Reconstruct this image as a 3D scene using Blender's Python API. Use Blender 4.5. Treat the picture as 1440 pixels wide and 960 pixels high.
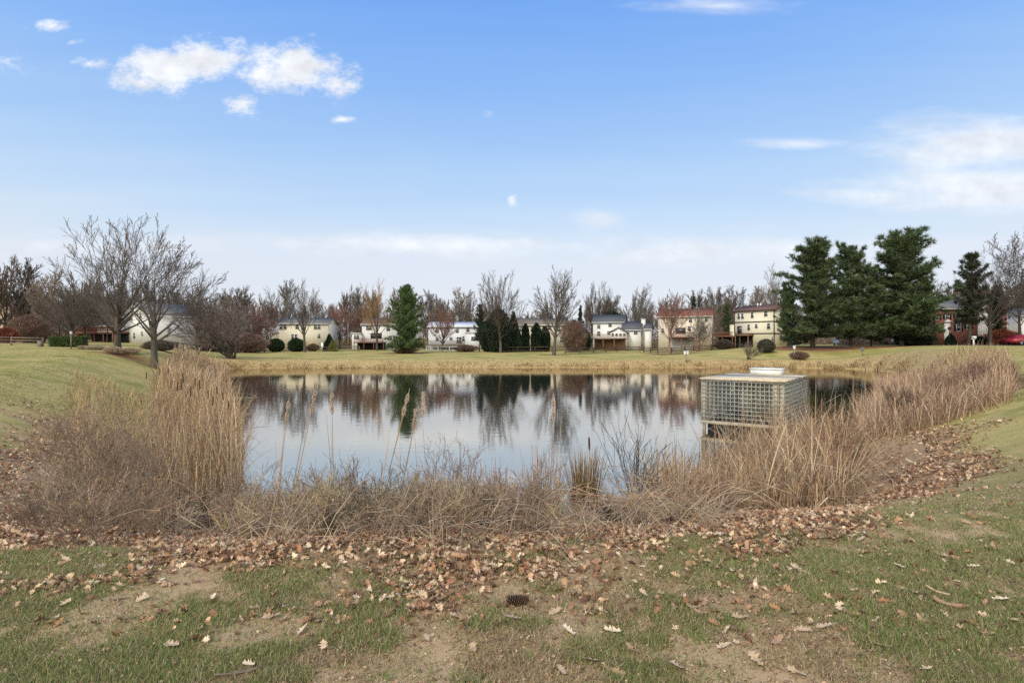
import bpy, math, random
import numpy as np
from math import radians as R, pi
from mathutils import Vector, Matrix

SC = bpy.context.scene
for _o in list(bpy.data.objects): bpy.data.objects.remove(_o)
COL = SC.collection

# ------------------------------------------------------------------ camera, sky, sun, exposure
F = 800.0                      # focal length in pixels of the 1440 px wide photograph
EYE = 1.6
cam_d = bpy.data.cameras.new('camera'); cam_d.sensor_width = 36.0; cam_d.lens = 36.0*F/1440.0
cam_d.clip_start = 0.05; cam_d.clip_end = 6000
cam = bpy.data.objects.new('camera', cam_d); COL.objects.link(cam)
cam.location = (0, 0, EYE); cam.rotation_euler = (R(90), 0, 0)
SC.camera = cam

SUN_AZ, SUN_EL = R(215), R(42)          # from behind the camera, to the left (azimuth clockwise from +Y)
SKY_STRENGTH = 0.1
world = bpy.data.worlds.new('World'); SC.world = world; world.use_nodes = True
def build_world():
    nt = world.node_tree; N = nt.nodes; L = nt.links; N.clear()
    out = N.new('ShaderNodeOutputWorld'); bg = N.new('ShaderNodeBackground'); L.new(bg.outputs[0], out.inputs[0])
    bg.inputs['Strength'].default_value = SKY_STRENGTH
    sky = N.new('ShaderNodeTexSky'); sky.sky_type = 'NISHITA'; sky.sun_disc = False
    sky.sun_elevation = SUN_EL; sky.sun_rotation = SUN_AZ; sky.air_density = 1.0; sky.dust_density = 1.0
    tc = N.new('ShaderNodeTexCoord'); sep = N.new('ShaderNodeSeparateXYZ'); L.new(tc.outputs['Generated'], sep.inputs[0])
    def m(op, a, b=None, clamp=False):
        n = N.new('ShaderNodeMath'); n.operation = op; n.use_clamp = clamp
        for i, v in enumerate((a, b)):
            if v is None: continue
            if isinstance(v, (int, float)): n.inputs[i].default_value = v
            else: L.new(v, n.inputs[i])
        return n.outputs[0]
    X, Y, Z = sep.outputs
    yc = m('MAXIMUM', Y, 0.05)
    u = m('DIVIDE', X, yc); v = m('DIVIDE', Z, yc)
    uv = N.new('ShaderNodeCombineXYZ'); L.new(u, uv.inputs[0]); L.new(v, uv.inputs[1])
    def noise(scale, sx, sy, detail=6, rough=.6, off=0):
        mp = N.new('ShaderNodeMapping'); mp.inputs['Scale'].default_value = (sx, sy, 1); mp.inputs['Location'].default_value = (off, off*.7, 0)
        L.new(uv.outputs[0], mp.inputs[0])
        n = N.new('ShaderNodeTexNoise'); n.inputs['Scale'].default_value = scale; n.inputs['Detail'].default_value = detail
        n.inputs['Roughness'].default_value = rough; L.new(mp.outputs[0], n.inputs[0]); return n.outputs[0]
    # clear-air gradient, washed out towards the horizon by thin high cloud
    nb = noise(1.6, 1, 2.5, 5, .55, 3.1)
    nb2 = noise(3.2, .5, 5, 6, .6, 8.3)
    zz = m('ADD', Z, m('MULTIPLY', m('SUBTRACT', nb2, .5), .075))
    ramp = N.new('ShaderNodeValToRGB'); L.new(zz, ramp.inputs[0]); cr = ramp.color_ramp
    stops = [(0.0, (.80, .82, .87)), (.07, (.76, .80, .88)), (.135, (.745, .80, .905)), (.165, (.675, .785, .92)), (.22, (.55, .725, .95)),
             (.30, (.42, .63, .95)), (.40, (.285, .515, .95)), (.52, (.18, .405, .93)), (.8, (.10, .33, .85))]
    while len(cr.elements) < len(stops): cr.elements.new(.5)
    for e, (p, c) in zip(cr.elements, stops): e.position = p; e.color = (*c, 1)
    mul = N.new('ShaderNodeVectorMath'); mul.operation = 'SCALE'; mul.inputs['Scale'].default_value = 1/SKY_STRENGTH
    L.new(ramp.outputs[0], mul.inputs[0])
    mix = N.new('ShaderNodeMix'); mix.data_type = 'RGBA'; mix.inputs[0].default_value = .86
    L.new(sky.outputs[0], mix.inputs[6]); L.new(mul.outputs[0], mix.inputs[7])
    # cumulus and wisps, each at its own bearing and height in the sky
    def layer(cl, nz, k, lo, hi, amp):
        acc = None
        for (px, py, rx, ry, a) in cl:
            s = N.new('ShaderNodeVectorMath'); s.operation = 'SUBTRACT'; L.new(uv.outputs[0], s.inputs[0])
            s.inputs[1].default_value = ((px-720)/F, (480-py)/F, 0)
            q = N.new('ShaderNodeVectorMath'); q.operation = 'MULTIPLY'; L.new(s.outputs[0], q.inputs[0])
            q.inputs[1].default_value = (F/rx, F/ry, 0)
            ln = N.new('ShaderNodeVectorMath'); ln.operation = 'LENGTH'; L.new(q.outputs[0], ln.inputs[0])
            d = m('MULTIPLY', m('MAXIMUM', m('SUBTRACT', 1.25, ln.outputs['Value']), 0), a)
            acc = d if acc is None else m('MAXIMUM', acc, d)
        t = m('ADD', m('MULTIPLY', acc, 1.0), m('MULTIPLY', m('SUBTRACT', nz, .5), k))
        t = m('MULTIPLY', t, m('GREATER_THAN', acc, 0.0))
        mr = N.new('ShaderNodeMapRange'); mr.interpolation_type = 'SMOOTHSTEP'; L.new(t, mr.inputs[0])
        mr.inputs[1].default_value = lo; mr.inputs[2].default_value = hi; mr.inputs[3].default_value = 0; mr.inputs[4].default_value = amp
        return mr.outputs[0]
    puff = layer([(235, 95, 85, 44, 1), (285, 78, 75, 48, 1), (415, 98, 115, 50, .95), (335, 150, 42, 26, .9), (125, 90, 46, 16, .8), (470, 120, 70, 30, .7), (200, 115, 60, 22, .8),
                  (12, 85, 44, 30, .7), (70, 38, 30, 13, .6), (688, 160, 22, 14, .55), (490, 118, 40, 22, .7), (482, 168, 26, 9, .6), (720, 282, 12, 16, .75),
                  (100, 60, 20, 8, .5), (400, 172, 16, 8, .5), (30, 40, 16, 8, .6), (1385, 200, 110, 24, .62), (1320, 190, 70, 15, .5)],
                 noise(7, 1, 1.5, 10, .72), 3.0, .34, 1.0, .97)
    wisp = layer([(1375, 205, 180, 48, 1.0), (1400, 262, 230, 40, 1.1), (1240, 275, 120, 18, .8), (1010, 8, 120, 16, .7), (838, 306, 52, 20, .7), (1130, 202, 90, 9, .55),
                  (1230, 218, 60, 10, .5), (90, 345, 300, 22, .5), (650, 345, 420, 22, .7), (1040, 352, 360, 30, .6)],
                 noise(7, .8, 3.2, 7, .6, 5.0), 1.5, .08, 1.15, .85)
    dens = m('MAXIMUM', puff, wisp)
    dens = m('MULTIPLY', dens, m('GREATER_THAN', Y, .06))
    shade = N.new('ShaderNodeMapRange'); L.new(noise(14, 1, 1.6, 6, .6, 1.7), shade.inputs[0])
    shade.inputs[1].default_value = .3; shade.inputs[2].default_value = .7; shade.inputs[3].default_value = .78/SKY_STRENGTH; shade.inputs[4].default_value = 1.06/SKY_STRENGTH
    cc = N.new('ShaderNodeVectorMath'); cc.operation = 'SCALE'; cc.inputs[0].default_value = (.93, .955, 1.0); L.new(shade.outputs[0], cc.inputs['Scale'])
    mc = N.new('ShaderNodeMix'); mc.data_type = 'RGBA'; L.new(dens, mc.inputs[0]); L.new(mix.outputs[2], mc.inputs[6]); L.new(cc.outputs[0], mc.inputs[7])
    # thin bright cloud added in the unseen sky behind, to lift the scene's light
    back_fill = N.new('ShaderNodeMapRange'); back_fill.interpolation_type = 'SMOOTHSTEP'; L.new(Y, back_fill.inputs[0])
    back_fill.inputs[1].default_value = .05; back_fill.inputs[2].default_value = -.55; back_fill.inputs[3].default_value = 0; back_fill.inputs[4].default_value = .9
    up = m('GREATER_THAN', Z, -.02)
    mv = N.new('ShaderNodeMix'); mv.data_type = 'RGBA'; L.new(m('MULTIPLY', back_fill.outputs[0], up), mv.inputs[0]); L.new(mc.outputs[2], mv.inputs[6])
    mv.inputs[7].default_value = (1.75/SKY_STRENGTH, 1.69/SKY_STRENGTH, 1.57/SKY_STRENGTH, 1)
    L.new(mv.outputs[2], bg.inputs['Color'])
build_world()

sun_d = bpy.data.lights.new('sun', 'SUN'); sun_d.energy = 2.2; sun_d.angle = R(10); sun_d.color = (1, .95, .87)
sun = bpy.data.objects.new('sun', sun_d); COL.objects.link(sun)
_sd = Vector((math.sin(SUN_AZ)*math.cos(SUN_EL), math.cos(SUN_AZ)*math.cos(SUN_EL), math.sin(SUN_EL)))
sun.rotation_euler = _sd.to_track_quat('Z', 'Y').to_euler()
sun.location = (0, -20, 40)

SC.view_settings.view_transform = 'Standard'; SC.view_settings.look = 'None'
SC.view_settings.exposure = 0.1; SC.view_settings.gamma = 1.0; SC.view_settings.use_curve_mapping = False
SC.render.engine = 'CYCLES'
SC.cycles.max_bounces = 6; SC.cycles.diffuse_bounces = 3; SC.cycles.glossy_bounces = 3; SC.cycles.transparent_max_bounces = 8
SC.cycles.use_denoising = False
try: SC.cycles.denoiser = 'OPENIMAGEDENOISE'
except Exception: pass

# ------------------------------------------------------------------ small helpers
def lin(r, g, b):
    f = lambda c: (c/255/12.92) if c/255 <= .04045 else ((c/255+.055)/1.055)**2.4
    return (f(r), f(g), f(b))
def tag(o, label=None, cat=None, group=None, kind=None):
    if label: o['label'] = label
    if cat: o['category'] = cat
    if group: o['group'] = group
    if kind: o['kind'] = kind
    return o
def empty(name, loc=(0, 0, 0), rz=0.0, sc=(1, 1, 1)):
    o = bpy.data.objects.new(name, None); COL.objects.link(o); o.location = loc; o.rotation_euler = (0, 0, rz); o.scale = sc
    o.empty_display_size = .1
    return o
def raw_mesh(name, V, Q, mat=None, cols=None, smooth=False):
    """V (n,3); Q (m,k) polygons of k corners, or a list of such arrays."""
    V = np.asarray(V, np.float32).reshape(-1, 3)
    Qs = Q if isinstance(Q, list) else [Q]
    Qs = [np.asarray(q, np.int32) for q in Qs if len(q)]
    me = bpy.data.meshes.new(name)
    nl = sum(q.size for q in Qs); npoly = sum(len(q) for q in Qs)
    me.vertices.add(len(V)); me.vertices.foreach_set('co', V.ravel())
    me.loops.add(nl); me.polygons.add(npoly)
    me.loops.foreach_set('vertex_index', np.concatenate([q.ravel() for q in Qs]))
    tot = np.concatenate([np.full(len(q), q.shape[1], np.int32) for q in Qs])
    st = np.concatenate([[0], np.cumsum(tot)[:-1]]).astype(np.int32)
    me.polygons.foreach_set('loop_start', st)
    try: me.polygons.foreach_set('loop_total', tot)
    except Exception: pass
    if smooth: me.polygons.foreach_set('use_smooth', np.ones(npoly, bool))
    if cols is not None:
        a = me.color_attributes.new('Col', 'FLOAT_COLOR', 'POINT')
        c = np.ones((len(V), 4), np.float32); c[:, :3] = cols; a.data.foreach_set('color', c.ravel())
    me.update(calc_edges=True); me.validate()
    if mat: me.materials.append(mat)
    return me
def link(name, me, parent=None, loc=None):
    o = bpy.data.objects.new(name, me); COL.objects.link(o)
    if parent: o.parent = parent
    if loc is not None: o.location = loc
    return o
def norm(a): return a/np.maximum(np.linalg.norm(a, axis=-1, keepdims=True), 1e-9)

class MB:
    """collects boxes, prisms and tubes into one mesh"""
    def __init__(s): s.v = []; s.q = []; s.t = []; s.ng = []; s.n = 0
    def add(s, V, quads=(), tris=(), ngons=()):
        V = np.asarray(V, float); s.v.append(V)
        s.q += [[i+s.n for i in f] for f in quads]; s.t += [[i+s.n for i in f] for f in tris]; s.ng += [[i+s.n for i in f] for f in ngons]
        s.n += len(V); return s
    def box(s, x0, x1, y0, y1, z0, z1, M=None):
        V = np.array([(x, y, z) for z in (z0, z1) for y in (y0, y1) for x in (x0, x1)], float)
        if M is not None: V = np.array([M @ Vector(p) for p in V])
        return s.add(V, [(0, 2, 3, 1), (4, 5, 7, 6), (0, 1, 5, 4), (2, 6, 7, 3), (0, 4, 6, 2), (1, 3, 7, 5)])
    def beam(s, a, b, w, h=None):
        a = np.array(a, float); b = np.array(b, float); h = h or w
        d = norm(b-a); up = np.array((0, 0, 1.)) if abs(d[2]) < .95 else np.array((0, 1., 0))
        x = norm(np.cross(d, up)); y = np.cross(x, d)
        V = [p+x*i*w/2+y*j*h/2 for p in (a, b) for i, j in ((-1, -1), (1, -1), (1, 1), (-1, 1))]
        return s.add(V, [(0, 1, 5, 4), (1, 2, 6, 5), (2, 3, 7, 6), (3, 0, 4, 7), (3, 2, 1, 0), (4, 5, 6, 7)])
    def tube(s, pts, rad, n=8, cap=True):
        pts = np.array(pts, float); rad = np.broadcast_to(rad, (len(pts),))
        d = np.gradient(pts, axis=0); d = norm(d)
        ref = np.array((0, 0, 1.)) if abs(d[0][2]) < .9 else np.array((1., 0, 0))
        V = []
        for p, t, r in zip(pts, d, rad):
            x = norm(np.cross(t, ref)); y = np.cross(t, x)
            V += [p+r*(x*math.cos(a)+y*math.sin(a)) for a in np.arange(n)*2*pi/n]
        q = [(i*n+j, i*n+(j+1) % n, (i+1)*n+(j+1) % n, (i+1)*n+j) for i in range(len(pts)-1) for j in range(n)]
        ng = [tuple(range(n))[::-1], tuple((len(pts)-1)*n+j for j in range(n))] if cap else []
        return s.add(V, q, ngons=ng)
    def poly(s, P, thick):
        """polygon P (list of 3D points, planar) given thickness along vector thick"""
        n = len(P); V = [tuple(p) for p in P]+[tuple(np.array(p)+np.array(thick)) for p in P]
        return s.add(V, [(i, (i+1) % n, n+(i+1) % n, n+i) for i in range(n)], ngons=[tuple(range(n))[::-1], tuple(range(n, 2*n))])
    def mesh(s, name, mat, smooth=False):
        V = np.concatenate(s.v); groups = []
        if s.q: groups.append(np.array(s.q))
        if s.t: groups.append(np.array(s.t))
        for k in sorted({len(f) for f in s.ng}): groups.append(np.array([f for f in s.ng if len(f) == k]))
        return raw_mesh(name, V, groups, mat, smooth=smooth)
    def build(s, name, mat, parent=None, smooth=False): return link(name, s.mesh(name, mat, smooth), parent)

# value noise
def _hash(ix, iy, seed):
    h = (ix.astype(np.int64)*374761393+iy.astype(np.int64)*668265263+seed*1442695041) & 0x7fffffff
    h = ((h ^ (h >> 13))*1274126177) & 0x7fffffff
    return ((h ^ (h >> 16)) & 0xffff)/65535.0
def vnoise(x, y, s, seed=0):
    x = np.asarray(x, float)/s; y = np.asarray(y, float)/s
    ix = np.floor(x); iy = np.floor(y); fx = x-ix; fy = y-iy; fx = fx*fx*(3-2*fx); fy = fy*fy*(3-2*fy)
    a = _hash(ix, iy, seed); b = _hash(ix+1, iy, seed); c = _hash(ix, iy+1, seed); d = _hash(ix+1, iy+1, seed)
    return (a*(1-fx)+b*fx)*(1-fy)+(c*(1-fx)+d*fx)*fy
def fbm(x, y, s, seed=0, oct=4):
    t = 0; a = .5; tot = 0
    for k in range(oct): t = t+a*vnoise(x, y, s/2**k, seed+k*17); tot += a; a *= .55
    return t/tot
def sstep(a, b, x): t = np.clip((x-a)/(b-a), 0, 1); return t*t*(3-2*t)

# ------------------------------------------------------------------ materials
def mat_noise(name, c1, c2, scale=4.0, rough=.85, bump=0.0, bscale=None, detail=5, metallic=0.0, spec=.3, stretch=(1, 1, 1), rand=0.0):
    m = bpy.data.materials.new(name); m.use_nodes = True; nt = m.node_tree; N = nt.nodes; L = nt.links
    b = N['Principled BSDF']; b.inputs['Roughness'].default_value = rough; b.inputs['Metallic'].default_value = metallic
    b.inputs['Specular IOR Level'].default_value = spec
    tc = N.new('ShaderNodeTexCoord'); mp = N.new('ShaderNodeMapping'); mp.inputs['Scale'].default_value = stretch; L.new(tc.outputs['Object'], mp.inputs[0])
    n = N.new('ShaderNodeTexNoise'); n.inputs['Scale'].default_value = scale; n.inputs['Detail'].default_value = detail; n.inputs['Roughness'].default_value = .65
    L.new(mp.outputs[0], n.inputs[0])
    mr = N.new('ShaderNodeMapRange'); L.new(n.outputs[0], mr.inputs[0]); mr.inputs[1].default_value = .32; mr.inputs[2].default_value = .68
    mx = N.new('ShaderNodeMix'); mx.data_type = 'RGBA'; L.new(mr.outputs[0], mx.inputs[0]); mx.inputs[6].default_value = (*c1, 1); mx.inputs[7].default_value = (*c2, 1)
    outc = mx.outputs[2]
    if rand:
        oi = N.new('ShaderNodeObjectInfo'); hs = N.new('ShaderNodeHueSaturation'); L.new(outc, hs.inputs['Color'])
        r2 = N.new('ShaderNodeMapRange'); L.new(oi.outputs['Random'], r2.inputs[0]); r2.inputs[3].default_value = 1-rand; r2.inputs[4].default_value = 1+rand
        L.new(r2.outputs[0], hs.inputs['Value']); outc = hs.outputs[0]
    L.new(outc, b.inputs['Base Color'])
    if bump:
        n2 = N.new('ShaderNodeTexNoise'); n2.inputs['Scale'].default_value = bscale or scale*3; n2.inputs['Detail'].default_value = 6; L.new(mp.outputs[0], n2.inputs[0])
        bp = N.new('ShaderNodeBump'); bp.inputs['Strength'].default_value = bump; bp.inputs['Distance'].default_value = .03; L.new(n2.outputs[0], bp.inputs['Height']); L.new(bp.outputs[0], b.inputs['Normal'])
    return m
def mat_attr(name, rough=.8, trans=0.0, spec=.25, rand=0.0):
    m = bpy.data.materials.new(name); m.use_nodes = True; nt = m.node_tree; N = nt.nodes; L = nt.links
    b = N['Principled BSDF']; b.inputs['Roughness'].default_value = rough; b.inputs['Specular IOR Level'].default_value = spec
    a = N.new('ShaderNodeAttribute'); a.attribute_name = 'Col'; outc = a.outputs['Color']
    if rand:
        oi = N.new('ShaderNodeObjectInfo'); hs = N.new('ShaderNodeHueSaturation'); L.new(outc, hs.inputs['Color'])
        r2 = N.new('ShaderNodeMapRange'); L.new(oi.outputs['Random'], r2.inputs[0]); r2.inputs[3].default_value = 1-rand; r2.inputs[4].default_value = 1+rand
        L.new(r2.outputs[0], hs.inputs['Value']); outc = hs.outputs[0]
    L.new(outc, b.inputs['Base Color'])
    if trans:
        t = N.new('ShaderNodeBsdfTranslucent'); L.new(outc, t.inputs['Color']); ms = N.new('ShaderNodeMixShader'); ms.inputs[0].default_value = trans
        L.new(b.outputs[0], ms.inputs[1]); L.new(t.outputs[0], ms.inputs[2]); L.new(ms.outputs[0], N['Material Output'].inputs[0])
    return m
def mat_siding(name, c, pitch=.2, rough=.6, dirt=.12, vertical=False, depth=.35):
    """lapped boards: a saw profile drives the bump, a little weathering the colour"""
    m = bpy.data.materials.new(name); m.use_nodes = True; nt = m.node_tree; N = nt.nodes; L = nt.links; b = N['Principled BSDF']
    b.inputs['Roughness'].default_value = rough; b.inputs['Specular IOR Level'].default_value = .25
    tc = N.new('ShaderNodeTexCoord'); w = N.new('ShaderNodeTexWave'); w.wave_type = 'BANDS'; w.bands_direction = 'X' if vertical else 'Z'; w.wave_profile = 'SAW'
    w.inputs['Scale'].default_value = 1/pitch/ (2*pi) *  2*pi/ 3.14159 * .5 ; w.inputs['Distortion'].default_value = 0
    L.new(tc.outputs['Object'], w.inputs[0])
    n = N.new('ShaderNodeTexNoise'); n.inputs['Scale'].default_value = .8; n.inputs['Detail'].default_value = 6; L.new(tc.outputs['Object'], n.inputs[0])
    mx = N.new('ShaderNodeMix'); mx.data_type = 'RGBA'; L.new(n.outputs[0], mx.inputs[0]); mx.inputs[6].default_value = (*[x*(1-dirt) for x in c], 1); mx.inputs[7].default_value = (*[min(1, x*(1+dirt*.5)) for x in c], 1)
    L.new(mx.outputs[2], b.inputs['Base Color'])
    bp = N.new('ShaderNodeBump'); bp.inputs['Strength'].default_value = depth; bp.inputs['Distance'].default_value = .03; L.new(w.outputs[0], bp.inputs['Height']); L.new(bp.outputs[0], b.inputs['Normal'])
    return m
def mat_brick(name):
    m = bpy.data.materials.new(name); m.use_nodes = True; nt = m.node_tree; N = nt.nodes; L = nt.links; b = N['Principled BSDF']; b.inputs['Roughness'].default_value = .9
    tc = N.new('ShaderNodeTexCoord'); sp = N.new('ShaderNodeSeparateXYZ'); L.new(tc.outputs['Object'], sp.inputs[0])
    ad = N.new('ShaderNodeMath'); ad.operation = 'ADD'; L.new(sp.outputs[0], ad.inputs[0]); L.new(sp.outputs[1], ad.inputs[1])
    cb = N.new('ShaderNodeCombineXYZ'); L.new(ad.outputs[0], cb.inputs[0]); L.new(sp.outputs[2], cb.inputs[1])
    br = N.new('ShaderNodeTexBrick'); L.new(cb.outputs[0], br.inputs[0]); br.inputs['Scale'].default_value = 4.5
    br.inputs['Color1'].default_value = (*lin(140, 72, 55), 1); br.inputs['Color2'].default_value = (*lin(112, 58, 46), 1); br.inputs['Mortar'].default_value = (*lin(165, 150, 140), 1)
    br.inputs['Mortar Size'].default_value = .012
    L.new(br.outputs[0], b.inputs['Base Color']); return m
M = {}
M['bark_grey'] = mat_noise('bark_grey', lin(98, 90, 80), lin(62, 56, 49), 6, .95, .6, 18, stretch=(2, 2, .5), rand=.15)
M['bark_dark'] = mat_noise('bark_dark', lin(76, 67, 58), lin(46, 40, 34), 6, .95, .6, 18, stretch=(2, 2, .5), rand=.1)
M['bark_pink'] = mat_noise('bark_pink', lin(150, 122, 108), lin(96, 78, 70), 6, .95, .3, 18, stretch=(2, 2, .5))
M['twig_grey'] = mat_noise('twig_grey', lin(130, 122, 113), lin(98, 91, 84), 2, .95, rand=.2)
M['twig_dark'] = mat_noise('twig_dark', lin(104, 93, 83), lin(74, 66, 58), 2, .95, rand=.15)
M['twig_red'] = mat_noise('twig_red', lin(136, 102, 88), lin(106, 80, 70), 2, .95, rand=.2)
M['twig_gold'] = mat_noise('twig_gold', lin(172, 138, 96), lin(136, 108, 78), 2, .95, rand=.1)
M['twig_brown'] = mat_noise('twig_brown', lin(136, 120, 107), lin(105, 93, 84), 2, .95, rand=.2)
M['leaf'] = mat_attr('dry_leaf', .75, .15)
M['blade'] = mat_attr('grass_blade', .7, .4)
M['reed'] = mat_attr('dry_reed', .75, .2)
M['needle'] = mat_attr('needle', .6, .1, rand=.12)
M['brush'] = mat_attr('brush_twig', .9)
M['glass'] = mat_noise('window_glass', (.03, .035, .042), (.05, .055, .065), .6, .08, spec=.6)
M['white'] = mat_noise('white_paint', lin(232, 231, 226), lin(214, 213, 207), 3, .55)
M['trim_brown'] = mat_noise('trim_brown', lin(84, 66, 56), lin(66, 52, 45), 3, .7)
M['deck_red'] = mat_noise('deck_red', lin(138, 88, 70), lin(104, 66, 54), 5, .8, stretch=(1, 1, 6))
M['deck_brown'] = mat_noise('deck_brown', lin(140, 108, 84), lin(108, 82, 64), 5, .8, stretch=(1, 1, 6))
M['wood_grey'] = mat_noise('wood_grey', lin(138, 126, 112), lin(100, 91, 81), 5, .9, .3, 30, stretch=(1, 1, .3))
M['wood_dark'] = mat_noise('wood_dark', lin(92, 80, 70), lin(62, 54, 47), 5, .9, stretch=(1, 1, .3))
M['dark'] = mat_noise('dark_parts_shade', lin(44, 42, 40), lin(30, 29, 28), 3, .9)  # dark fittings, and the painted shade below decks
M['brick'] = mat_brick('brick_wall')
M['concrete'] = mat_noise('concrete', lin(186, 182, 172), lin(160, 156, 147), 2, .9)
M['asphalt'] = mat_noise('asphalt', lin(112, 110, 108), lin(92, 91, 90), 8, .95)
# ------------------------------------------------------------------ terrain with the pond basin
KP = 1.8
WL = EYE-2.35*KP
_P = [(-4.2, 7.3), (-6.5, 10), (-8.8, 15), (-13, 23), (-19, 36), (-24, 46), (-22.5, 49.4), (-12, 50.6), (0, 51.2), (12, 51), (22, 50.6), (28, 49),
      (29.5, 45), (26, 36), (20, 28), (16.6, 22.6), (13.4, 19), (10.8, 16.7), (9.1, 15), (7.7, 12.9), (6.6, 11.1), (5.5, 9.7), (4.3, 8.5), (2.9, 7.75), (1.5, 7.3), (0, 7.0), (-2, 6.9)]
def _smooth(P, k=6):
    P = np.array(P); n = len(P); o = []
    for i in range(n):
        a, b, c, d = P[i-1], P[i], P[(i+1) % n], P[(i+2) % n]
        for t in np.arange(k)/k:
            o.append(.5*((2*b)+(-a+c)*t+(2*a-5*b+4*c-d)*t*t+(-a+3*b-3*c+d)*t**3))
    return np.array(o)
POND = _smooth(_P)
_rng = np.random.default_rng(5)
POND += (np.stack([vnoise(POND[:, 0]*3, POND[:, 1]*3, 2.5, 3), vnoise(POND[:, 0]*3, POND[:, 1]*3, 2.5, 9)], 1)-.5)*np.minimum(.8, .12+.012*POND[:, 1:2])
POND *= KP
def sdist(x, y):
    """distance to the shoreline, positive on land"""
    x = np.asarray(x, float); y = np.asarray(y, float); sh = x.shape; x = x.ravel(); y = y.ravel()
    best = np.full(x.shape, 1e9); ins = np.zeros(x.shape, bool)
    n = len(POND)
    for i in range(n):
        ax, ay = POND[i]; bx, by = POND[(i+1) % n]; ex, ey = bx-ax, by-ay
        t = np.clip(((x-ax)*ex+(y-ay)*ey)/(ex*ex+ey*ey), 0, 1)
        best = np.minimum(best, (x-ax-t*ex)**2+(y-ay-t*ey)**2)
        c = (ay > y) != (by > y)
        if abs(ey) > 1e-12: ins ^= c & (x < ex*(y-ay)/ey+ax)
    d = np.sqrt(best); d[ins] *= -1
    return d.reshape(sh)
def height(x, y, d):
    q = x/np.maximum(y, 5)
    g = .030*np.maximum(0, -x-27)*sstep(8, 25, y)*sstep(-.42, -.64, q)
    g = g-1.35*sstep(45, 88, y)*(1-sstep(.55, .75, q))*sstep(-.66, -.5, q)+.75*sstep(95, 160, y)*(1-sstep(.18, .42, q))*sstep(-.66, -.5, q)
    g = g+1.95*sstep(96, 116, y)*sstep(.25, .48, q)*(1-sstep(.55, .75, q))+.8*sstep(40, 105, y)*sstep(.55, .75, q)
    g = np.minimum(g, 2.6)
    far = np.maximum(0, np.hypot(x, y)-230); g = g+.012*far*(far > 0)*.5
    w = 8.0-5.0*sstep(48, 78, y)+3.0*sstep(35, 60, y)*sstep(-.5, -.6, q)
    t = np.clip(d/w, 0, 1)
    z = WL+(g-WL)*np.where(y > 62, 1-(1-t)**2, .75*t+.25*t*t*(3-2*t))
    z = np.where(d < 0, WL-1.1*(1-np.exp(d*.8)), z)
    near = 1-sstep(15, 40, y)
    z = z+(d > 0)*near*(.05*(fbm(x, y, 1.6, 4, 3)-.5)+.022*(fbm(x, y, .28, 8, 3)-.5))*np.clip(d/.6, 0, 1)
    z = z+(d > 3)*(1-near)*.25*(fbm(x, y, 14, 21, 3)-.5)*sstep(3, 12, d)
    return z
def _axis(lo, a, b, hi, step, gr):
    v = list(np.arange(a, b+step/2, step)); s = step
    while v[-1] < hi: s *= gr; v.append(v[-1]+s)
    s = step; w = []; c = a
    while c > lo: s *= gr; c -= s; w.append(c)
    return np.array(w[::-1]+v)
GX = _axis(-1800, -7.5, 7.5, 1800, .06, 1.045); GY = _axis(-300, 2.2, 9.5, 2600, .06, 1.03)
_X, _Y = np.meshgrid(GX, GY)
_D = sdist(_X, _Y)
GZ = height(_X, _Y, _D)
def zt(x, y):
    """height of the ground sheet itself"""
    x = np.asarray(x, float); y = np.asarray(y, float)
    i = np.clip(np.searchsorted(GX, x)-1, 0, len(GX)-2); j = np.clip(np.searchsorted(GY, y)-1, 0, len(GY)-2)
    fx = np.clip((x-GX[i])/(GX[i+1]-GX[i]), 0, 1); fy = np.clip((y-GY[j])/(GY[j+1]-GY[j]), 0, 1)
    return (GZ[j, i]*(1-fx)+GZ[j, i+1]*fx)*(1-fy)+(GZ[j+1, i]*(1-fx)+GZ[j+1, i+1]*fx)*fy
def px2x(px, D): return (px-720)/F*D
def zpix(py, D): return EYE-(py-480)/F*D
_FD = np.array([0, 44.9, 45, 52, 58, 62, 76, 84, 100, 112, 120, 130, 145, 150, 170, 230, 400]); _FN = np.array([0, 44.9, 60, 92, 95, 97, 112, 116, 124, 132, 138, 144, 152, 156, 176, 235, 405])
def fard(px, D): return float(np.interp(D, _FD, _FN)) if px > 250 and D >= 45 else D      # distance of things beyond the pond
def fq(px, D): return fard(px, D)/D
_ND = np.array([0, 3, 4.3, 7.3, 60]); _NN = np.array([0, 3, 4.5, 7.3*KP, 60*KP])
def bankd(D): return np.interp(D, _ND, _NN)                                              # distance of things on the near bank and in the water
def banks(sd): return np.where(sd > 0, sd*.42, sd/KP)
def at(px, D, dz=0.0): D = fard(px, D); x = px2x(px, D); return (x, D, float(zt(x, D))+dz)
def atp(px, D, dz=0.0): D = float(bankd(D)); x = px2x(px, D); return (x, D, float(zt(x, D))+dz)
def bq(D): return float(bankd(D)/D)
def bs(px, D): D = float(bankd(D)); return float(banks(sdist(np.array([px2x(px, D)]), np.array([D])))[0])

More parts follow.
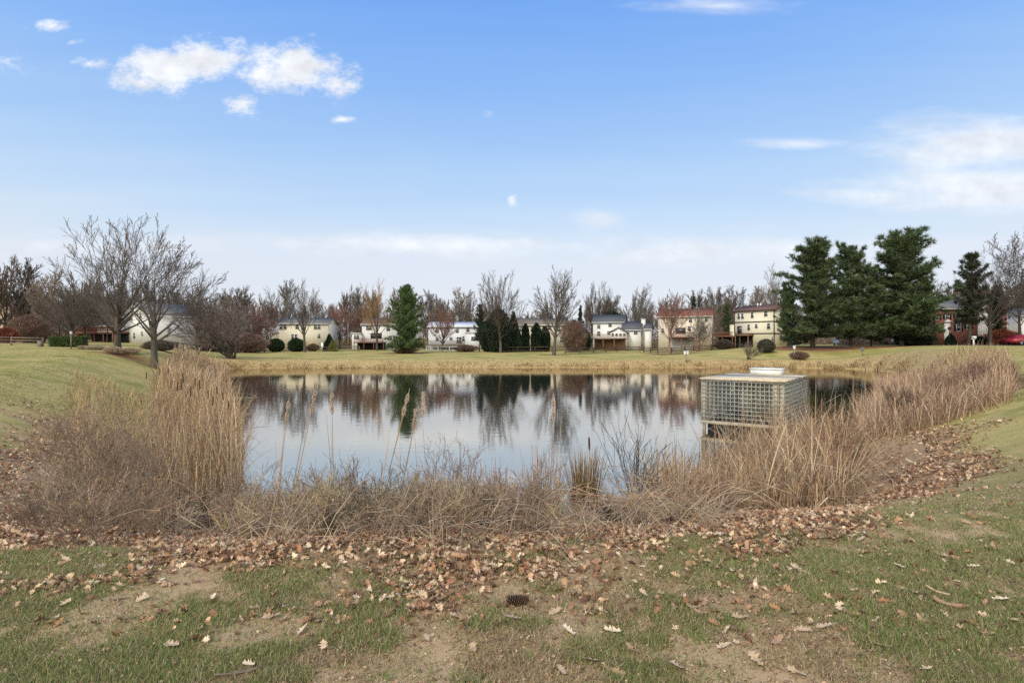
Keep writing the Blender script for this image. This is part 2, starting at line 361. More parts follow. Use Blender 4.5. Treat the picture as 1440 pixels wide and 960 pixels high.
MULCH = [(1140, 76, 7, 4), (1185, 78, 8, 4), (1258, 80, 8, 5), (217, 59, 2.0, 1.3), (165, 60, 3.2, 1.6), (100, 66, 2, 1), (779, 84, 2.4, 1.2), (945, 92, 5, 2.2), (1395, 78, 2.5, 1.5), (1362, 77, 2, 1.2), (568, 100, 5, 3), (326, 52, 2, 1)]
def litter_mask(x, y, d):
    d = np.where(d > 0, d*.355, d)
    wid = 3.2+1.3*(fbm(x, y, 1.7, 31, 3)-.5)-.45*sstep(2.4, 4.2, x)-1.25*sstep(5.0, 7.5, x)-1.2*sstep(7.5, 11, y)*(x < 0)
    m = sstep(0, .9, wid-d+.55*(fbm(x, y, .5, 33, 2)-.5))*(d > -.3)*(1-sstep(20, 26, y))
    return m
def green_mask(x, y):
    g = fbm(x, y, .17, 41, 3); g2 = fbm(x, y, .8, 43, 2); g3 = fbm(x, y, 3.2, 45, 2)
    near = 1-sstep(6, 12, y)
    return np.clip(sstep(.385, .565, g*.55+g2*.45+.3*(g3-.5)-.015+.05*(1-near)), 0, 1)*.95
def dirt_mask(x, y):
    return sstep(.555, .68, fbm(x, y, .45, 51, 3)*.6+.4*fbm(x, y, 1.6, 53, 2)+.13*(1-sstep(2.6, 5.2, y))-.07*sstep(.5, 4, x)-.12*sstep(5, 9, y))
_L = litter_mask(_X, _Y, _D); _G = green_mask(_X, _Y); _B = dirt_mask(_X, _Y)
_mul = np.zeros_like(_X)
for (px, D, rx, ry) in MULCH:
    rx *= fq(px, D); ry *= fq(px, D); D = fard(px, D)
    cx = px2x(px, D); _mul = np.maximum(_mul, 1-sstep(.75, 1.15, np.hypot((_X-cx)/rx, (_Y-D)/ry)))
_bank = (1-sstep(1.6, 5.5, _D+2*(fbm(_X, _Y, 4, 61, 3)-.5)))*sstep(38, 55, _Y)
def ground_material():
    m = bpy.data.materials.new('lawn_ground'); m.use_nodes = True; nt = m.node_tree; N = nt.nodes; L = nt.links; b = N['Principled BSDF']
    b.inputs['Roughness'].default_value = .95; b.inputs['Specular IOR Level'].default_value = .1
    tc = N.new('ShaderNodeTexCoord')
    def nz(scale, detail=6, rough=.65, st=(1, 1, 1)):
        mp = N.new('ShaderNodeMapping'); mp.inputs['Scale'].default_value = st; L.new(tc.outputs['Object'], mp.inputs[0])
        n = N.new('ShaderNodeTexNoise'); n.inputs['Scale'].default_value = scale; n.inputs['Detail'].default_value = detail; n.inputs['Roughness'].default_value = rough; L.new(mp.outputs[0], n.inputs[0]); return n.outputs[0]
    def rng(v, a, c, lo=0, hi=1):
        r = N.new('ShaderNodeMapRange'); L.new(v, r.inputs[0]); r.inputs[1].default_value = a; r.inputs[2].default_value = c; r.inputs[3].default_value = lo; r.inputs[4].default_value = hi; return r.outputs[0]
    def mix(f, a, c):
        x = N.new('ShaderNodeMix'); x.data_type = 'RGBA'
        for s, v in ((0, f), (6, a), (7, c)):
            if isinstance(v, tuple): x.inputs[s].default_value = (*v, 1)
            elif isinstance(v, float): x.inputs[s].default_value = v
            else: L.new(v, x.inputs[s])
        return x.outputs[2]
    def math_(op, a, c):
        n = N.new('ShaderNodeMath'); n.operation = op; n.use_clamp = True
        for i, v in enumerate((a, c)):
            if isinstance(v, float): n.inputs[i].default_value = v
            else: L.new(v, n.inputs[i])
        return n.outputs[0]
    a1 = N.new('ShaderNodeAttribute'); a1.attribute_name = 'Col'; s1 = N.new('ShaderNodeSeparateColor'); L.new(a1.outputs['Color'], s1.inputs[0])
    a2 = N.new('ShaderNodeAttribute'); a2.attribute_name = 'Zone'; s2 = N.new('ShaderNodeSeparateColor'); L.new(a2.outputs['Color'], s2.inputs[0])
    lit, grn, dirt = s1.outputs; mulch, bank, farz = s2.outputs
    fine = nz(38, 8, .75); mid = nz(2.3, 8, .7); big = nz(.16, 5, .6); streak = nz(.55, 6, .65, (1, 2.2, 1)); grain = nz(160, 4, .7)
    dry = mix(rng(fine, .3, .7), lin(150, 124, 88), lin(196, 168, 126))
    green = mix(rng(fine, .3, .7), lin(102, 104, 58), lin(144, 140, 88))
    far_dry = mix(rng(mid, .3, .7), lin(160, 142, 84), lin(186, 168, 110))
    far_green = mix(rng(mid, .3, .7), lin(114, 114, 56), lin(150, 144, 80))
    gmask = math_('MULTIPLY', grn, rng(mid, .3, .6))
    nearc = mix(gmask, dry, green)
    farm = math_('ADD', rng(big, .42, .60, 0, .8), rng(streak, .40, .62, -.35, .5))
    farc = mix(farm, far_dry, far_green)
    c = mix(farz, nearc, farc)
    soil = mix(rng(grain, .3, .7), lin(156, 128, 94), lin(206, 178, 138))
    c = mix(math_('MULTIPLY', dirt, rng(mid, .28, .5)), c, soil)
    lt = mix(rng(fine, .35, .65), lin(122, 94, 72), lin(188, 156, 124))
    c = mix(math_('MULTIPLY', lit, .9), c, lt)
    mu = mix(rng(fine, .35, .65), lin(92, 62, 48), lin(134, 94, 72))
    c = mix(math_('MULTIPLY', mulch, rng(mid, .2, .45)), c, mu)
    bk = mix(rng(mid, .3, .7), lin(146, 124, 84), lin(184, 160, 112))
    c = mix(bank, c, bk)
    L.new(c, b.inputs['Base Color'])
    bp = N.new('ShaderNodeBump'); bp.inputs['Strength'].default_value = .55; bp.inputs['Distance'].default_value = .02
    hh = N.new('ShaderNodeMath'); hh.operation = 'ADD'; L.new(fine, hh.inputs[0]); L.new(grain, hh.inputs[1]); L.new(hh.outputs[0], bp.inputs['Height']); L.new(bp.outputs[0], b.inputs['Normal'])
    return m
M['ground'] = ground_material()
ny, nx = _X.shape
_idx = np.arange(ny*nx).reshape(ny, nx)
_q = np.stack([_idx[:-1, :-1], _idx[:-1, 1:], _idx[1:, 1:], _idx[1:, :-1]], -1).reshape(-1, 4)
_me = raw_mesh('ground', np.stack([_X, _Y, GZ], -1).reshape(-1, 3), _q, M['ground'], np.stack([_L, _G, _B], -1).reshape(-1, 3), smooth=True)
_za = _me.color_attributes.new('Zone', 'FLOAT_COLOR', 'POINT')
_zc = np.ones((ny*nx, 4), np.float32); _zc[:, 0] = _mul.ravel(); _zc[:, 1] = _bank.ravel()
_zc[:, 2] = np.maximum(sstep(9, 22, np.hypot(_X, _Y)), 0).ravel(); _za.data.foreach_set('color', _zc.ravel())
tag(link('ground', _me), 'worn park lawn of dry and green grass around the pond', 'ground', kind='structure')

# water sheet
def water_material():
    m = bpy.data.materials.new('pond_water'); m.use_nodes = True; nt = m.node_tree; N = nt.nodes; L = nt.links; b = N['Principled BSDF']
    b.inputs['Base Color'].default_value = (.045, .048, .042, 1); b.inputs['Roughness'].default_value = .035; b.inputs['IOR'].default_value = 2.9
    tc = N.new('ShaderNodeTexCoord'); hs = []
    for sc, st, w in ((1.2, (1, 1.8, 1), 1.0), (5.0, (1, 1.6, 1), .22)):
        mp = N.new('ShaderNodeMapping'); mp.inputs['Scale'].default_value = st; L.new(tc.outputs['Object'], mp.inputs[0])
        n = N.new('ShaderNodeTexNoise'); n.inputs['Scale'].default_value = sc; n.inputs['Detail'].default_value = 3; L.new(mp.outputs[0], n.inputs[0])
        k = N.new('ShaderNodeMath'); k.operation = 'MULTIPLY'; k.inputs[1].default_value = w; L.new(n.outputs[0], k.inputs[0]); hs.append(k.outputs[0])
    ad = N.new('ShaderNodeMath'); L.new(hs[0], ad.inputs[0]); L.new(hs[1], ad.inputs[1])
    bp = N.new('ShaderNodeBump'); bp.inputs['Strength'].default_value = .05; bp.inputs['Distance'].default_value = .06; L.new(ad.outputs[0], bp.inputs['Height']); L.new(bp.outputs[0], b.inputs['Normal'])
    g = N.new('ShaderNodeBsdfGlossy'); g.inputs['Color'].default_value = (.84, .775, .68, 1); g.inputs['Roughness'].default_value = .04; L.new(bp.outputs[0], g.inputs['Normal'])
    ms = N.new('ShaderNodeMixShader'); ms.inputs[0].default_value = .68; L.new(b.outputs[0], ms.inputs[1]); L.new(g.outputs[0], ms.inputs[2]); L.new(ms.outputs[0], N['Material Output'].inputs[0])
    return m
M['water'] = water_material()
_w = POND.copy(); _c = np.array((2.0, 28.0)); _w = _c+(_w-_c)*1.0
_dir = norm(_w-_c); _w = _w+_dir*.35
_V = np.concatenate([np.c_[_w, np.full(len(_w), WL)]])
_mb = MB(); _mb.add(_V, ngons=[tuple(range(len(_V)))])
tag(_mb.build('pond_water', M['water']), 'still pond water mirroring the sky and far trees', 'water', kind='structure')

# ------------------------------------------------------------------ grass, leaf litter
def blades_mesh(name, x, y, z, h, w, az, lean, cols, mat):
    n = len(x); base = np.stack([x, y, z], 1)
    side = np.stack([np.cos(az), np.sin(az), np.zeros(n)], 1)*w[:, None]/2
    la = az+pi/2
    top = base+np.stack([np.cos(la)*lean*h, np.sin(la)*lean*h, h*np.sqrt(np.maximum(.05, 1-lean**2))], 1)
    V = np.stack([base-side, base+side, top], 1).reshape(-1, 3)
    T = np.arange(3*n).reshape(-1, 3)
    C = np.repeat(cols[:, None, :], 3, 1).reshape(-1, 3)
    return raw_mesh(name, V, T, mat, C)
def screen_points(rng, n, d0, d1, pw=1.0, pxr=(-160, 1600)):
    u = rng.random(n)
    D = 1/((1/d0)*(1-u)+(1/d1)*u) if pw == 1 else d0*(d1/d0)**u
    px = rng.uniform(*pxr, n); return px2x(px, D), D
def pick(rng, pal, n, jit=.12):
    pal = np.array([lin(*c) for c in pal]); c = pal[rng.integers(0, len(pal), n)]
    return c*(1+jit*rng.standard_normal((n, 1)))*(1+.025*rng.standard_normal((n, 3)))
def make_grass():
    rng = np.random.default_rng(11)
    out = []
    # green blades, thick in the tufts
    x, y = screen_points(rng, 620000, 2.35, 24)
    d = sdist(x, y); lit = litter_mask(x, y, d); g = green_mask(x, y); br = dirt_mask(x, y)
    far = sstep(5, 11, y)
    p = (d > .3)*(1-.93*lit)*(1-.85*br*(1-.6*far))*(.05+.95*g)*(1-.5*far)
    k = rng.random(len(x)) < p; x, y = x[k], y[k]; g = g[k]; n = len(x)
    sc = .8+.09*y
    h = (.012+.024*rng.random(n)**1.4)*(.6+.7*g)*(1+.02*y); w = (.003+.0022*rng.random(n))*sc
    c = pick(rng, [(122, 138, 72), (102, 124, 60), (138, 150, 82), (154, 158, 96), (168, 162, 108), (112, 130, 66)], n)
    out.append((x, y, h, w, rng.uniform(0, 2*pi, n), rng.uniform(.3, .95, n), c))
    # dead straw-coloured blades lying over everything
    x, y = screen_points(rng, 420000, 2.35, 28)
    d = sdist(x, y); lit = litter_mask(x, y, d); br = dirt_mask(x, y)
    p = (d > .3)*(1-.8*lit)*(1-.8*br)*(.48+.45*sstep(.42, .66, fbm(x, y, .5, 71, 3))+.3*sstep(5, 10, y)+.14*sstep(0, 3, x))
    k = rng.random(len(x)) < p; x, y = x[k], y[k]; n = len(x); sc = .8+.09*y
    h = .025+.045*rng.random(n); w = (.0024+.002*rng.random(n))*sc
    c = pick(rng, [(198, 174, 134), (180, 156, 116), (164, 136, 100), (214, 194, 156), (128, 104, 76), (112, 90, 68), (170, 160, 110)], n)
    out.append((x, y, h, w, rng.uniform(0, 2*pi, n), rng.uniform(.75, .985, n), c))
    # coarser tufts over the lawns farther off
    x, y = screen_points(rng, 150000, 22, 105); d = sdist(x, y); k = (d > 1.5) & (rng.random(len(x)) < .25+.75*sstep(.35, .65, fbm(x, y, 3.5, 73, 3))); x, y = x[k], y[k]; n = len(x)
    c = pick(rng, [(182, 162, 112), (150, 148, 88), (130, 136, 76), (196, 178, 130), (140, 122, 84), (164, 156, 98)], n, .1)
    out.append((x, y, rng.uniform(.03, .085, n), .012+.0009*y*rng.uniform(.6, 1.4, n), rng.uniform(0, 2*pi, n), rng.uniform(.3, .95, n), c))
    X, Y, H, W_, A, LN, C = [np.concatenate([o[i] for o in out]) for i in range(7)]
    me = blades_mesh('lawn_grass', X, Y, zt(X, Y)-.002, H, W_, A, LN, C, M['blade'])
    tag(link('lawn_grass', me), 'short patchy green and straw-coloured grass on the near lawn', 'grass', kind='stuff')
make_grass()
def make_bank_grass():
    """knee-high dry grass along the far waterline and the tan bank"""
    rng = np.random.default_rng(12)
    n = 90000; i = rng.integers(0, len(POND), n); t = rng.random((n, 1)); j = (i+1) % len(POND)
    P = POND[i]*(1-t)+POND[j]*t
    e = norm(POND[j]-POND[i]); nrm = np.stack([e[:, 1], -e[:, 0]], 1)
    off = rng.gamma(1.3, .8, n)-.2
    s = np.sign(sdist(*(P+nrm*.3).T)); P = P+nrm*(s*off)[:, None]
    clump = fbm(P[:, 0], P[:, 1], 1.3, 81, 3)
    k = (P[:, 1] > 52) & (rng.random(n) < .25+1.2*(clump-.3))
    P = P[k]; off = off[k]; n = len(P)
    h = (.08+.26*rng.random(n)**2)*np.exp(-off*.22)*(.6+.9*clump[k])*1.7; w = .05+.05*rng.random(n)
    c = pick(rng, [(190, 164, 118), (172, 144, 102), (142, 114, 84), (200, 178, 134), (112, 88, 66)], n)
    me = blades_mesh('bank_grass', P[:, 0], P[:, 1], np.maximum(zt(P[:, 0], P[:, 1]), WL)-.01, h, w, rng.uniform(0, 2*pi, n), rng.uniform(.1, .85, n), c, M['blade'])
    tag(link('bank_grass', me), 'tan dry grass fringing the far waterline', 'grass', kind='stuff')
make_bank_grass()

_T = np.array([0, .06, .14, .24, .32, .42, .52, .62, .72, .82, .92, 1.0])
_WD = np.array([.012, .02, .10, .32, .13, .42, .16, .40, .15, .27, .10, .0])
def leaf_variants(rng, k=14):
    """lobed dead oak leaves with different curls, unit length"""
    vs = []
    for _ in range(k):
        k_ = rng.uniform(.7, 1); wl = k_*_WD*rng.uniform(.7, 1.15, 12); wr = k_*_WD*rng.uniform(.7, 1.15, 12)
        sh = .05*rng.standard_normal(12)*(_WD > .2)
        rows = []
        c1 = rng.uniform(-1.2, 2.4); c2 = rng.uniform(-.6, 3.2); tw = rng.uniform(-.8, .8); c3 = rng.uniform(-.4, .9)
        for t, a, b, s in zip(_T, wl, wr, sh):
            for u, tt in ((-a, t+s+.05*(a > .2)), (0, t), (b, t-s+.05*(b > .2))):
                z = c1*(t-.5)**2*.6+c2*u*u*1.1+tw*u*(t-.5)+c3*.15*math.sin(t*9+u*4)
                f = 1-.25*abs(c1)*(t-.5)**2
                rows.append((u*(1-.35*min(1, abs(c2)*abs(u))), (tt-.5)*f, z))
        vs.append(np.array(rows))
    return vs
_LQ = np.array([(i*3+a, i*3+a+1, i*3+a+4, i*3+a+3) for i in range(11) for a in (0, 1)])
LEAVES = leaf_variants(np.random.default_rng(3))
LEAF_PAL = [(204, 174, 138), (190, 156, 120), (172, 134, 102), (216, 190, 156), (154, 112, 82), (126, 92, 68), (198, 166, 130), (214, 192, 160), (162, 118, 84), (184, 148, 112), (142, 108, 84), (112, 84, 66)]
def rot_random(rng, n, tilt):
    az = rng.uniform(0, 2*pi, n); ti = rng.normal(0, tilt, n); ro = rng.normal(0, tilt, n)
    ca, sa = np.cos(az), np.sin(az); ct, st = np.cos(ti), np.sin(ti); cr, sr = np.cos(ro), np.sin(ro); o = np.zeros(n); l = np.ones(n)
    Rz = np.stack([ca, -sa, o, sa, ca, o, o, o, l], 1).reshape(n, 3, 3); Rx = np.stack([l, o, o, o, ct, -st, o, st, ct], 1).reshape(n, 3, 3); Ry = np.stack([cr, o, sr, o, l, o, -sr, o, cr], 1).reshape(n, 3, 3)
    return Rz @ Rx @ Ry
def make_litter():
    rng = np.random.default_rng(21)
    x, y = screen_points(rng, 60000, 3.0, 24, pw=2)
    x2, y2 = screen_points(rng, 52000, 3.2, 7.5)
    # and along the shore of both arms
    i = rng.integers(0, len(POND), 300000); t = rng.random((300000, 1)); P = POND[i]*(1-t)+POND[(i+1) % len(POND)]*t+rng.uniform(-9, 9, (300000, 2)); P = P[(P[:, 1] > 6) & (P[:, 1] < 26) & (np.abs(P[:, 0]) < P[:, 1]*1.0)]; sd_ = sdist(P[:, 0], P[:, 1]); P = P[sd_ > 2]
    x = np.r_[x, x2, P[:, 0]]; y = np.r_[y, y2, P[:, 1]]
    d = sdist(x, y); m = litter_mask(x, y, d)
    stray = .009*(1+2*(fbm(x, y, 1.5, 91, 2) > .55))*(d > .2)*(y < 15)
    k = rng.random(len(x)) < np.maximum(m*(.34+.66*sstep(.36, .58, fbm(x, y, .7, 95, 3)))*(.85)*(1-.4*sstep(1.2, 4, x)*(y < 7.2)), stray); x, y, m = x[k], y[k], m[k]; n = len(x)
    L = rng.uniform(.04, .088, n)*(1+.9*sstep(6, 16, y)); Rm = rot_random(rng, n, .42)
    pile = m**2*rng.random(n)*.07
    V = np.empty((n, 36, 3)); var = rng.integers(0, len(LEAVES), n)
    for v in range(len(LEAVES)):
        s = var == v; V[s] = np.einsum('nij,kj->nki', Rm[s], LEAVES[v])
    V *= L[:, None, None]; V -= np.minimum(0, V[:, :, 2].min(1)*.6)[:, None, None]*np.array((0, 0, 1.))
    V += np.stack([x, y, zt(x, y)+.006+pile], 1)[:, None, :]
    C = np.repeat(pick(rng, LEAF_PAL, n, .16)[:, None, :], 36, 1)
    # leaves already lying below the waterline are left off
    me = raw_mesh('leaf_litter', V.reshape(-1, 3), (np.arange(n)[:, None, None]*36+_LQ[None]).reshape(-1, 4), M['leaf'], C.reshape(-1, 3), smooth=True)
    tag(link('leaf_litter', me), 'drift of brown oak leaves along the near bank', 'leaves', kind='stuff')
make_litter()
def make_floating_leaves():
    rng = np.random.default_rng(29); x, y = screen_points(rng, 12000, 12, 70, pw=2); d = sdist(x, y)
    k = (d < -.12) & (rng.random(len(x)) < np.exp(d*.7)*(.04+.5*(fbm(x, y, 1.2, 99, 2) > .55))); x, y = x[k], y[k]; n = len(x)
    L = rng.uniform(.05, .09, n)*(1+.02*y); Rm = rot_random(rng, n, .05); V = np.einsum('nij,kj->nki', Rm, LEAVES[0]*(1, 1, .12))*L[:, None, None]; V += np.stack([x, y, np.full(n, WL+.006)], 1)[:, None]
    tag(link('floating_leaves', raw_mesh('floating_leaves', V.reshape(-1, 3), (np.arange(n)[:, None, None]*36+_LQ[None]).reshape(-1, 4), M['leaf'], np.repeat(pick(rng, LEAF_PAL, n), 36, 0))), 'brown leaves floating on the water along the shore', 'leaves', kind='stuff')
make_floating_leaves()
def make_fragments():
    rng = np.random.default_rng(23); x, y = screen_points(rng, 60000, 2.4, 16); d = sdist(x, y)
    k = (d > .3) & (rng.random(len(x)) < .25+.9*fbm(x, y, .6, 97, 3)-.25); x, y = x[k], y[k]; n = len(x)
    Rm = rot_random(rng, n, .5); base = np.array([(-.5, -.3, 0), (.1, -.45, .12), (.55, .05, -.05), (0, .4, .1), (-.45, .25, -.06)]); sz = rng.uniform(.004, .015, n)*(.8+.08*y)
    V = np.einsum('nij,kj->nki', Rm, base)*sz[:, None, None]*rng.uniform(.5, 1.3, (n, 1, 1)); V += np.stack([x, y, zt(x, y)+.012], 1)[:, None]
    C = np.repeat(pick(rng, [(196, 170, 136), (160, 124, 92), (120, 90, 68), (92, 72, 58), (180, 150, 118), (140, 100, 74)], n), 5, 0)
    tag(link('leaf_fragments', raw_mesh('leaf_fragments', V.reshape(-1, 3), np.arange(5*n).reshape(-1, 5), M['leaf'], C)), 'crumbled bits of dead leaf strewn through the near grass', 'leaves', kind='stuff')
make_fragments()
def make_single_leaves():
    rng = np.random.default_rng(22)
    ms = []
    for v in range(6):
        c = pick(rng, [(222, 198, 168), (206, 178, 142), (190, 152, 116)], 1)[0]
        ms.append(raw_mesh('oak_leaf', LEAVES[v]*np.array((.92, 1.1, .42)), _LQ, M['leaf'], np.repeat(c[None], 36, 0), smooth=True))
    spots = [(888, 912), (780, 860), (862, 888), (1180, 858), (1128, 886), (1158, 882), (1092, 905), (1290, 838), (1408, 848), (1425, 878), (1240, 912), (240, 912), (165, 845), (380, 870), (425, 890),
             (70, 880), (545, 842), (575, 838), (500, 850), (665, 912), (800, 890), (830, 930), (790, 945), (955, 940), (985, 862), (1040, 870), (1370, 800), (1325, 785), (1010, 800), (640, 868), (210, 810), (140, 800), (300, 842), (92, 852),
             (720, 872), (905, 835), (975, 855), (1062, 930), (350, 940), (1300, 945), (1210, 760), (1120, 800), (1395, 760), (1330, 720), (1265, 800), (455, 910), (600, 900), (1018, 912), (870, 945), (1120, 948)]
    for i, (px, py) in enumerate(spots):
        D = EYE*F/(py-480); x = px2x(px, D); z = float(zt(x, D))
        if sdist(np.array([x]), np.array([D]))[0] < 3: pass
        o = link('oak_leaf', ms[i % 6]); s = rng.uniform(.075, .115); o.scale = (s, s, s)
        o.rotation_euler = (rng.normal(0, .2), rng.normal(0, .2), rng.uniform(0, 2*pi)); o.location = (x, D, z+.016)
        tag(o, 'single pale oak leaf lying apart on the thin near grass', 'leaf', 'single oak leaves scattered over the near lawn')
make_single_leaves()
# ------------------------------------------------------------------ branching plants
def tubes(segs, n=3, cols=None):
    """segs: (k,8) rows p0 p1 r0 r1 -> prisms"""
    s = np.asarray(segs, float); p0, p1, r0, r1 = s[:, :3], s[:, 3:6], s[:, 6], s[:, 7]
    d = norm(p1-p0); ref = np.where(np.abs(d[:, 2:3]) < .9, np.array([[0, 0, 1.]]), np.array([[1., 0, 0]]))
    x = norm(np.cross(d, ref)); y = np.cross(d, x); a = np.arange(n)*2*pi/n
    ring = x[:, None, :]*np.cos(a)[None, :, None]+y[:, None, :]*np.sin(a)[None, :, None]
    V = np.concatenate([p0[:, None]+ring*r0[:, None, None], p1[:, None]+ring*r1[:, None, None]], 1)
    j = np.arange(n); q = np.stack([j, (j+1) % n, n+(j+1) % n, n+j], 1)
    Q = (np.arange(len(s))[:, None, None]*2*n+q[None]).reshape(-1, 4)
    return V.reshape(-1, 3), Q
def grow(rng, spec, base=(0, 0, 0)):
    """recursive branching; returns (k,9) rows p0 p1 r0 r1 level"""
    segs = []
    up = np.array((0, 0, 1.))
    LV = spec['levels']; rmin = spec.get('rmin', .008)
    def perp(d, ang, az):
        ref = up if abs(d[2]) < .95 else np.array((1., 0, 0))
        x = np.cross(d, ref); x /= np.linalg.norm(x); y = np.cross(d, x)
        v = d*math.cos(ang)+(x*math.cos(az)+y*math.sin(az))*math.sin(ang); return v/np.linalg.norm(v)
    stack = [(np.array(base, float), perp(up, rng.normal(0, spec.get('lean', .05)), rng.uniform(0, 6.28)), spec['L'], spec['r'], 0)] if not spec.get('stems') else []
    for i in range(spec.get('stems', 0)):
        az = rng.uniform(0, 6.28); o = np.array((math.cos(az), math.sin(az), 0))*rng.uniform(0, spec.get('foot', .1))
        stack.append((np.array(base)+o, perp(up, abs(rng.normal(0, spec['spread'])), az+rng.normal(0, .4) if False else rng.uniform(0, 6.28)), spec['L']*rng.uniform(.6, 1.05), spec['r']*rng.uniform(.7, 1), 0))
    while stack:
        p, d, L, r, lv = stack.pop()
        S = LV[lv]; n = S['n']; nodes = []
        for i in range(n):
            d = d+rng.normal(0, S['wig'], 3)+up*S['trop']; d = d/np.linalg.norm(d)
            q = p+d*L/n; r2 = max(r*(1-S['taper']/n) if S['taper'] < 1 else r*(1-(i+1)/n*.92), rmin)
            segs.append((*p, *q, r, r2, lv)); nodes.append((p, q, d, r2)); p, r = q, r2
        if lv+1 < len(LV):
            C = S['kids']; k = int(C*rng.uniform(.75, 1.25)+.5); az0 = rng.uniform(0, 6.28)
            for c in range(k):
                t = S['t0']+(1-S['t0'])*(c+rng.uniform(.2, .8))/k
                f = t*n; i = min(int(f), n-1); f -= i
                a, b, dd, rr = nodes[i]
                pos = a+(b-a)*f
                az = az0+c*2.4+rng.normal(0, .4)
                if S.get('fan'):
                    v = math.sqrt((k-c-.5)/k); ang = S['fan']*v+rng.normal(0, .05); lm = (1-.12*v)*rng.uniform(.9, 1.08)
                else: ang = max(.12, rng.normal(S['ang'], S.get('dang', .15))); lm = (1-S['fall']*t)*rng.uniform(.75, 1.2)
                stack.append((pos, perp(dd, ang, az), L*S['ratio']*lm, max(rr*S.get('rr', .62), rmin), lv+1))
    return np.array(segs)
def lv(n, wig, trop, kids=0, t0=.3, ang=.6, ratio=.6, fall=.4, taper=1, rr=.62, dang=.15):
    return dict(n=n, wig=wig, trop=trop, kids=kids, t0=t0, ang=ang, ratio=ratio, fall=fall, taper=taper, rr=rr, dang=dang)
def tree_meshes(seed, spec, split=2, tm='bark_grey', cm='twig_grey', nt=6):
    """trunk with main limbs / crown of twigs, scaled so that the tree is 1 m tall"""
    rng = np.random.default_rng(seed); s = grow(rng, spec); H = np.quantile(s[:, 5], .998)
    s[:, :8] /= H
    a = s[s[:, 8] < split]; b = s[s[:, 8] >= split]
    # flare of the foot
    low = a[:, 2] < .03; a[low, 6] *= 1.25
    V, Q = tubes(a[:, :8], nt); m1 = raw_mesh('trunk', V, Q, M[tm], smooth=True)
    V, Q = tubes(b[:, :8], 3); m2 = raw_mesh('crown', V, Q, M[cm], smooth=True)
    return m1, m2
def vase(k=7, trunk=.2, ang=.42, levels=4, rmin=.014, trop=.035, dense=1.0, wig=1.0, dang=.2):
    d = dense; q = wig
    L = [lv(4, .02*q, .02, k, .45, ang, 3.5, .2, .3, .6, dang), lv(11, .026*q, trop, 10*d, .12, .34, .62, .62, 1, .5),
         lv(8, .04*q, trop*.6, 8*d, .12, .36, .5, .45, 1, .6), lv(5, .06*q, .02, 5*d, .1, .42, .55, .4, 1, .7), lv(3, .08*q, .015)]
    L[0]['fan'] = ang; L[0]['ratio'] = .62*(1-trunk)/trunk*1.0; L[0]['rr'] = .5
    return dict(L=trunk*12, r=.2, levels=L[:levels+1], rmin=rmin)
def upright(k=16, levels=4, ang=.65, rmin=.016, dense=1.0):
    d = dense
    L = [lv(10, .025, .03, k, .2, ang, .5, .35, 1, .5), lv(7, .045, .06, 9*d, .15, .5, .5, .4, 1, .6), lv(5, .07, .04, 7*d, .15, .5, .55, .4, 1, .65), lv(3, .1, .03, 5*d, .2, .55, .6, .4, 1, .7), lv(2, .12, .02)]
    return dict(L=11, r=.22, levels=L[:levels+1], rmin=rmin)
TREE = {}
TREE['vase'] = tree_meshes(1, vase(20, .22, 1.0, rmin=.009, trop=.028, dense=.68))
TREE['vase_b'] = tree_meshes(12, vase(15, .27, .95, wig=1.3, rmin=.009, trop=.02, dense=.7))
TREE['dome'] = tree_meshes(13, vase(17, .24, .9, rmin=.013, trop=.03, dense=.66))
TREE['oval'] = tree_meshes(3, vase(13, .32, .72, 4, .013, .03, dense=.68))
TREE['oval_b'] = tree_meshes(4, upright(20, 4, .62, .015, .75))
TREE['wood'] = tree_meshes(5, upright(18, 3, .62, .036, 1.15), tm='bark_grey', cm='twig_grey', nt=5)
TREE['wood_b'] = tree_meshes(6, vase(12, .26, .8, 3, .036, .03, .95), tm='bark_grey', cm='twig_brown', nt=5)
TREE['wood_c'] = tree_meshes(7, upright(22, 3, .75, .036, 1.1), tm='bark_grey', cm='twig_brown', nt=5)
TREE['round'] = tree_meshes(8, vase(16, .24, .95, 4, .014, .04, .72, 1.4), cm='twig_red')
TREE['multi'] = tree_meshes(9, dict(stems=11, foot=.3, spread=.5, L=5.2, r=.11, rmin=.012, levels=[lv(8, .035, .02, 7, .2, .45, .55, .4), lv(6, .06, .03, 5.5, .2, .5, .55, .4), lv(4, .12, .04, 7, .2, .55, .6, .4), lv(3, .15, .03)]), tm='bark_dark', cm='twig_brown')
def set_mat(o, m):
    o.material_slots[0].link = 'OBJECT'; o.material_slots[0].material = m
def bare_tree(px, D, H, kind, label, wide=1.0, tm=None, cm=None, group=None, rz=None, name='bare_tree', cat='tree', seed=None, dz=0.0, lean=0.0):
    x, y, z = at(px, D, dz-.05); H *= fq(px, D)
    e = empty(name, (x, y, z), rz if rz is not None else (px*1.7+D) % 6.28, (H*wide, H*wide, H))
    if lean: e.rotation_euler = (0, lean, e.rotation_euler[2])
    a = link('trunk', TREE[kind][0], e); b = link('crown', TREE[kind][1], e)
    if tm: set_mat(a, M[tm])
    if cm: set_mat(b, M[cm])
    return tag(e, label, cat, group)

